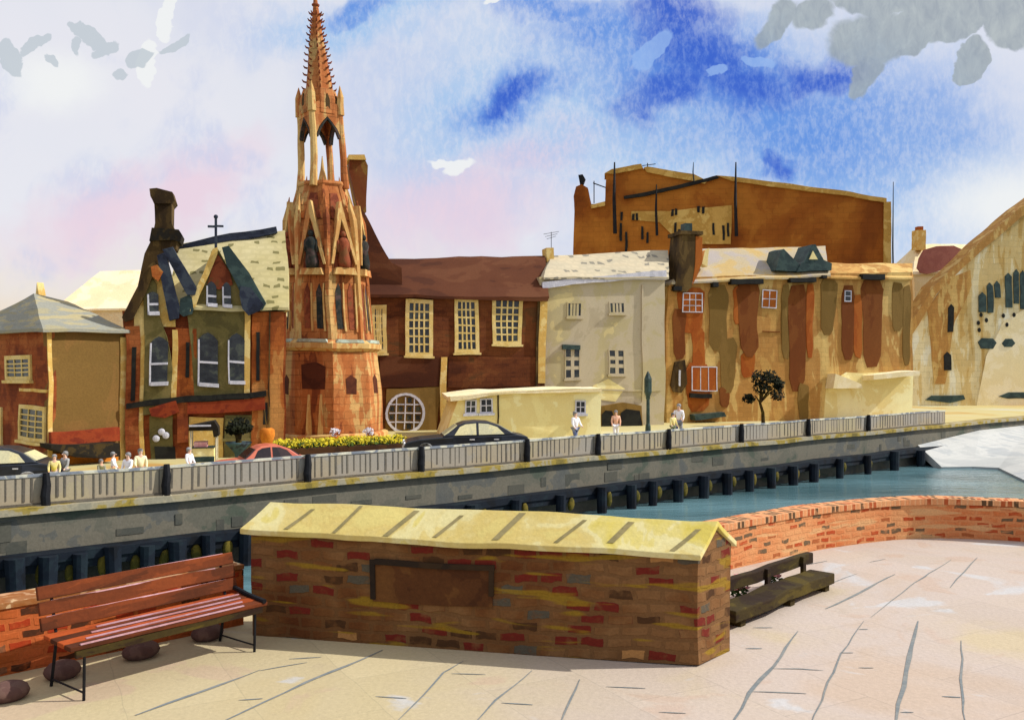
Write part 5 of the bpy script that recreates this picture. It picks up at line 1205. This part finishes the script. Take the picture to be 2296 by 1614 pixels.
# ------------------------------------------------------------------ cars
def car(name, label, p, rz, L, Hh, Wd, paint, glass, prof=None):
    c_ = thing(name, label, 'car', p, rz, 'cars parked behind the fence')
    hw = Wd / 2; zb = Hh * 0.60
    # side outline: bonnet to the left
    low = [(0, .36), (.01, .30), (.06, .2), (.94, .2), (.99, .3), (1, .5), (.985, .60), (.90, .655), (.78, .64), (.40, .62), (.30, .60), (.12, .55), (.02, .48)]
    cab = [(.30, .60), (.36, .72), (.43, .90), (.48, .97), (.58, 1.0), (.68, .98), (.77, .88), (.86, .70), (.90, .655), (.78, .635), (.40, .615)]
    def yw(z): return hw * (1 - 0.30 * max(0, (z / Hh - 0.6)) / 0.4)
    def ext(out, nm):
        n = len(out); vs = []
        for s_ in (-1, 1):
            for x, z in out: vs.append((x * L - L / 2, s_ * yw(z * Hh), z * Hh))
        return MB().add(vs, [list(range(n)), list(range(2 * n - 1, n - 1, -1))] + [(i, i + n, (i + 1) % n + n, (i + 1) % n) for i in range(n)]).build(nm, paint, c_, bevel=0.05)
    body = ext(low, 'body'); roof = ext(cab, 'cabin')
    wins = [[(.40, .645), (.445, .86), (.49, .925), (.575, .95), (.575, .655)], [(.595, .655), (.595, .95), (.67, .935), (.745, .85), (.80, .67)]]
    for s_ in (-1, 1):
        for w_ in wins:
            vs = [(x * L - L / 2, s_ * (yw(z * Hh) + 0.012), z * Hh) for x, z in w_] + [(x * L - L / 2, s_ * (yw(z * Hh) - 0.05), z * Hh) for x, z in w_]
            n = len(w_); MB().add(vs, [list(range(n)), list(range(2 * n - 1, n - 1, -1))] + [(i, i + n, (i + 1) % n + n, (i + 1) % n) for i in range(n)]).build('side_window', glass, c_)
        for x0 in (.39, .585):
            d_ = MB().box(x0 * L - L / 2, (x0 + .19) * L - L / 2, min(s_ * (hw + .002), s_ * (hw + .016)), max(s_ * (hw + .002), s_ * (hw + .016)), .28 * Hh, .6 * Hh).build('door', paint, c_)
            MB().box((x0 + .13) * L - L / 2, (x0 + .17) * L - L / 2, min(s_ * (hw + .018), s_ * (hw + .04)), max(s_ * (hw + .018), s_ * (hw + .04)), .52 * Hh, .545 * Hh).build('handle', chrome, d_)
        for x in (.17, .82):
            wv = MB()
            R0 = 0.21 * Hh + 0.03
            wc = (x * L - L / 2, s_ * (hw - 0.05), R0)
            vs = []; n = 18
            prof_ = [(R0 * 0.6, -0.08), (R0 * .95, -0.09), (R0, -0.05), (R0, 0.05), (R0 * .95, 0.09), (R0 * .6, 0.08)]
            for r_, o_ in prof_:
                for i in range(n): t_ = 2 * math.pi * i / n; vs.append((wc[0] + r_ * math.cos(t_), wc[1] + o_, wc[2] + r_ * math.sin(t_)))
            fs = [(k * n + i, k * n + (i + 1) % n, (k + 1) * n + (i + 1) % n, (k + 1) * n + i) for k in range(5) for i in range(n)] + [list(range(n)), list(range(5 * n, 6 * n))]
            wl = wv.add(vs, fs).build('wheel', tyre, c_)
            MB().add([(wc[0] + R0 * .55 * math.cos(2 * math.pi * i / n), wc[1] + s_ * o_, wc[2] + R0 * .55 * math.sin(2 * math.pi * i / n)) for o_ in (0.07, 0.1) for i in range(n)], [list(range(n)), list(range(2 * n - 1, n - 1, -1))] + [(i, i + n, (i + 1) % n + n, (i + 1) % n) for i in range(n)]).build('rim', chrome, wl)
        MB().ball((-L / 2 + 0.03, s_ * hw * 0.72, .42 * Hh), (0.05, 0.11, 0.1)).build('headlight', chrome, c_)
        MB().box(L / 2 - 0.05, L / 2 + 0.015, min(s_ * hw * .6, s_ * hw * .85), max(s_ * hw * .6, s_ * hw * .85), .42 * Hh, .52 * Hh).build('tail_light', red_band, c_)
    wsl = [(.325, .64), (.43, .885)]; 
    for (xa, za), (xb, zb_), nm in ((wsl[0], wsl[1], 'windscreen'), ((.865, .69), (.77, .865), 'rear_window')):
        sg = -1 if nm == 'windscreen' else 1
        q4 = [(xa * L - L / 2 + sg * .05, -yw(za * Hh) * .85, za * Hh + .02), (xa * L - L / 2 + sg * .05, yw(za * Hh) * .85, za * Hh + .02), (xb * L - L / 2 + sg * .05, yw(zb_ * Hh) * .85, zb_ * Hh + .02), (xb * L - L / 2 + sg * .05, -yw(zb_ * Hh) * .85, zb_ * Hh + .02)]
        q8 = q4 + [(x - sg * 0.06, y, z - 0.02) for x, y, z in q4]
        MB().add(q8, [(0, 1, 2, 3), (7, 6, 5, 4), (0, 4, 5, 1), (1, 5, 6, 2), (2, 6, 7, 3), (3, 7, 4, 0)]).build(nm, glass, c_)
    for x in (-L / 2 - 0.03, L / 2 - 0.05): MB().box(x, x + 0.08, -hw * .95, hw * .95, .24 * Hh, .31 * Hh).build('bumper', chrome, c_, bevel=0.02)
    return c_
p = at_street(1043, 39.2); car('parked_car', 'black saloon car parked in front of the cream annexe', p, R(8), 5.05, 1.52, 1.75, car_black, car_glass)
p = at_street(583, 32.2); car('parked_car', 'small salmon red car parked in front of the gabled house', p, R(26), 3.2, 1.16, 1.35, car_red, car_glass_dark)
p = at_street(-20, 29.6); car('parked_car', 'dark car cut by the left edge below the corner house', p, R(12), 3.9, 1.32, 1.6, car_black, car_glass)

# ------------------------------------------------------------------ people
def skin_mesh(name, mat, parent, verts, edges, sub=1):
    bm = bmesh.new(); sk = bm.verts.layers.skin.verify()
    vs = []
    for i, (x, y, z, r_) in enumerate(verts):
        v = bm.verts.new((x, y, z)); rr = r_ if isinstance(r_, tuple) else (r_, r_); v[sk].radius = rr; v[sk].use_root = i == 0; vs.append(v)
    for a, b_ in edges: bm.edges.new((vs[a], vs[b_]))
    me = bpy.data.meshes.new(name); bm.to_mesh(me); bm.free(); me.materials.append(mat)
    o_ = bpy.data.objects.new(name, me); col.objects.link(o_); o_.parent = parent
    md = o_.modifiers.new('skin', 'SKIN'); md.use_smooth_shade = True
    sb = o_.modifiers.new('sub', 'SUBSURF'); sb.levels = sub; sb.render_levels = sub
    return o_
def person(label, p, H, rz, top, bottom, hair, arm=(0.0, 0.0), stride=0.06, hem=0.5):
    pr_ = thing('person', label, 'person', p, rz, 'people on the far street')
    s = H
    hx = 0.055 * s; sx = 0.11 * s
    st_ = stride * s
    V = [(0, 0, .53 * s, .075 * s), (0, 0, .64 * s, .065 * s), (0, 0, .76 * s, .078 * s), (0, 0, .83 * s, .035 * s), (0, -.005 * s, .88 * s, .034 * s), (0, -.012 * s, .925 * s, (.055 * s, .062 * s)), (0, -.006 * s, .97 * s, .04 * s),
         (-hx, 0, .49 * s, .055 * s), (-hx, -st_, .27 * s, .038 * s), (-hx, -st_ * .6, .045 * s, .025 * s), (-hx, -st_ * .6 - .08 * s, .02 * s, .022 * s),
         (hx, 0, .49 * s, .055 * s), (hx, st_ * .6, .27 * s, .038 * s), (hx, st_ * 1.4, .05 * s, .025 * s), (hx, st_ * 1.4 - .08 * s, .02 * s, .022 * s)]
    E = [(0, 1), (1, 2), (2, 3), (3, 4), (4, 5), (5, 6), (0, 7), (7, 8), (8, 9), (9, 10), (0, 11), (11, 12), (12, 13), (13, 14)]
    arms = []
    for k, sg in enumerate((-1, 1)):
        f = arm[k]; i0 = len(V)
        A_ = [(sg * sx, 0, .79 * s, .034 * s), (sg * (sx + .03 * s), -.10 * s * f, .64 * s, .028 * s), (sg * (sx + .02 * s), -.04 * s - .22 * s * f, (.50 + .12 * f) * s, .02 * s), (sg * (sx + .018 * s), -.05 * s - .28 * s * f, (.45 + .17 * f) * s, .022 * s)]
        V += A_; E += [(2, i0), (i0, i0 + 1), (i0 + 1, i0 + 2), (i0 + 2, i0 + 3)]; arms.append(A_)
    skin_mesh('body', skin, pr_, V, E)
    g = 1.25
    tv = [(0, 0, hem * s, .09 * s), (0, 0, .64 * s, .078 * s), (0, 0, .765 * s, .09 * s), (0, 0, .825 * s, .042 * s)]; te = [(0, 1), (1, 2), (2, 3)]
    for A_ in arms:
        i0 = len(tv); tv += [(x, y, z, r_ * g) for x, y, z, r_ in A_[:3]]; te += [(2, i0), (i0, i0 + 1), (i0 + 1, i0 + 2)]
    skin_mesh('shirt', top, pr_, tv, te)
    bv = [(0, 0, .54 * s, .086 * s)] + [(x, y, z, r_ * 1.22) for x, y, z, r_ in (V[7], V[8], V[9])] + [(x, y, z, r_ * 1.22) for x, y, z, r_ in (V[11], V[12], V[13])]
    skin_mesh('trousers', bottom, pr_, bv, [(0, 1), (1, 2), (2, 3), (0, 4), (4, 5), (5, 6)])
    hm = MB().ball((0, .012 * s, .95 * s), (.066 * s, .072 * s, .058 * s), 12, 8, 0.1).ball((0, .035 * s, .91 * s), (.058 * s, .045 * s, .06 * s), 10, 6)
    hm.build('hair', hair, pr_, smooth=True)
    MB().ball((0, -.085 * s, .925 * s), (.01 * s, .014 * s, .014 * s), 8, 6).ball((-.022 * s, -.068 * s, .94 * s), .006 * s, 6, 4).ball((.022 * s, -.068 * s, .94 * s), .006 * s, 6, 4).build('face', skin, pr_, smooth=True)
    return pr_
H_ = hair_dark
for (x, d_, H, rz, tp, bt_, ar, l) in [
    (122, 29.2, 1.12, 20, 'yellow', 'grey', (0.3, 0.1), 'child in yellow top standing left of a companion in grey'),
    (146, 29.6, 1.18, -25, 'grey', 'navy', (0.1, 0.4), 'child in grey jacket standing beside a yellow top'),
    (227, 29.2, 0.98, 60, 'olive', 'pink', (0.6, 0.1), 'small dark haired child in olive top, head just above the fence'),
    (254, 30.2, 1.1, 100, 'white', 'cream', (0.5, 0.2), 'child in all pale clothes between two others at the fence'),
    (287, 29.0, 1.2, -15, 'white', 'navy', (0.2, 0.7), 'dark haired child in white shirt and navy trousers'),
    (315, 29.6, 1.26, 30, 'cream', 'grey', (0.7, 0.2), 'taller child in cream top just right of a white shirt'),
    (424, 31.2, 1.15, 70, 'white', 'white', (0.2, 0.3), 'child all in white standing beside the market stall'),
    (1290, 44.5, 1.62, 40, 'white', 'blue', (0.3, 0.5), 'person in white coat walking past the cream annexe'),
    (1381, 47.5, 1.5, 0, 'orange', 'white', (0.2, 0.2), 'person in orange top standing before the arched porch'),
    (1522, 48.5, 1.78, -20, 'white', 'blue', (0.5, 0.3), 'dark haired person in white shirt near the shop door'),
    (1509, 48.0, 1.35, 30, 'yellow', 'green', (0.2, 0.2), 'shorter person in yellow top beside a white shirt')]:
    person(l, at_street(x, d_), H, R(rz), cloth[tp], cloth[bt_], H_, ar)
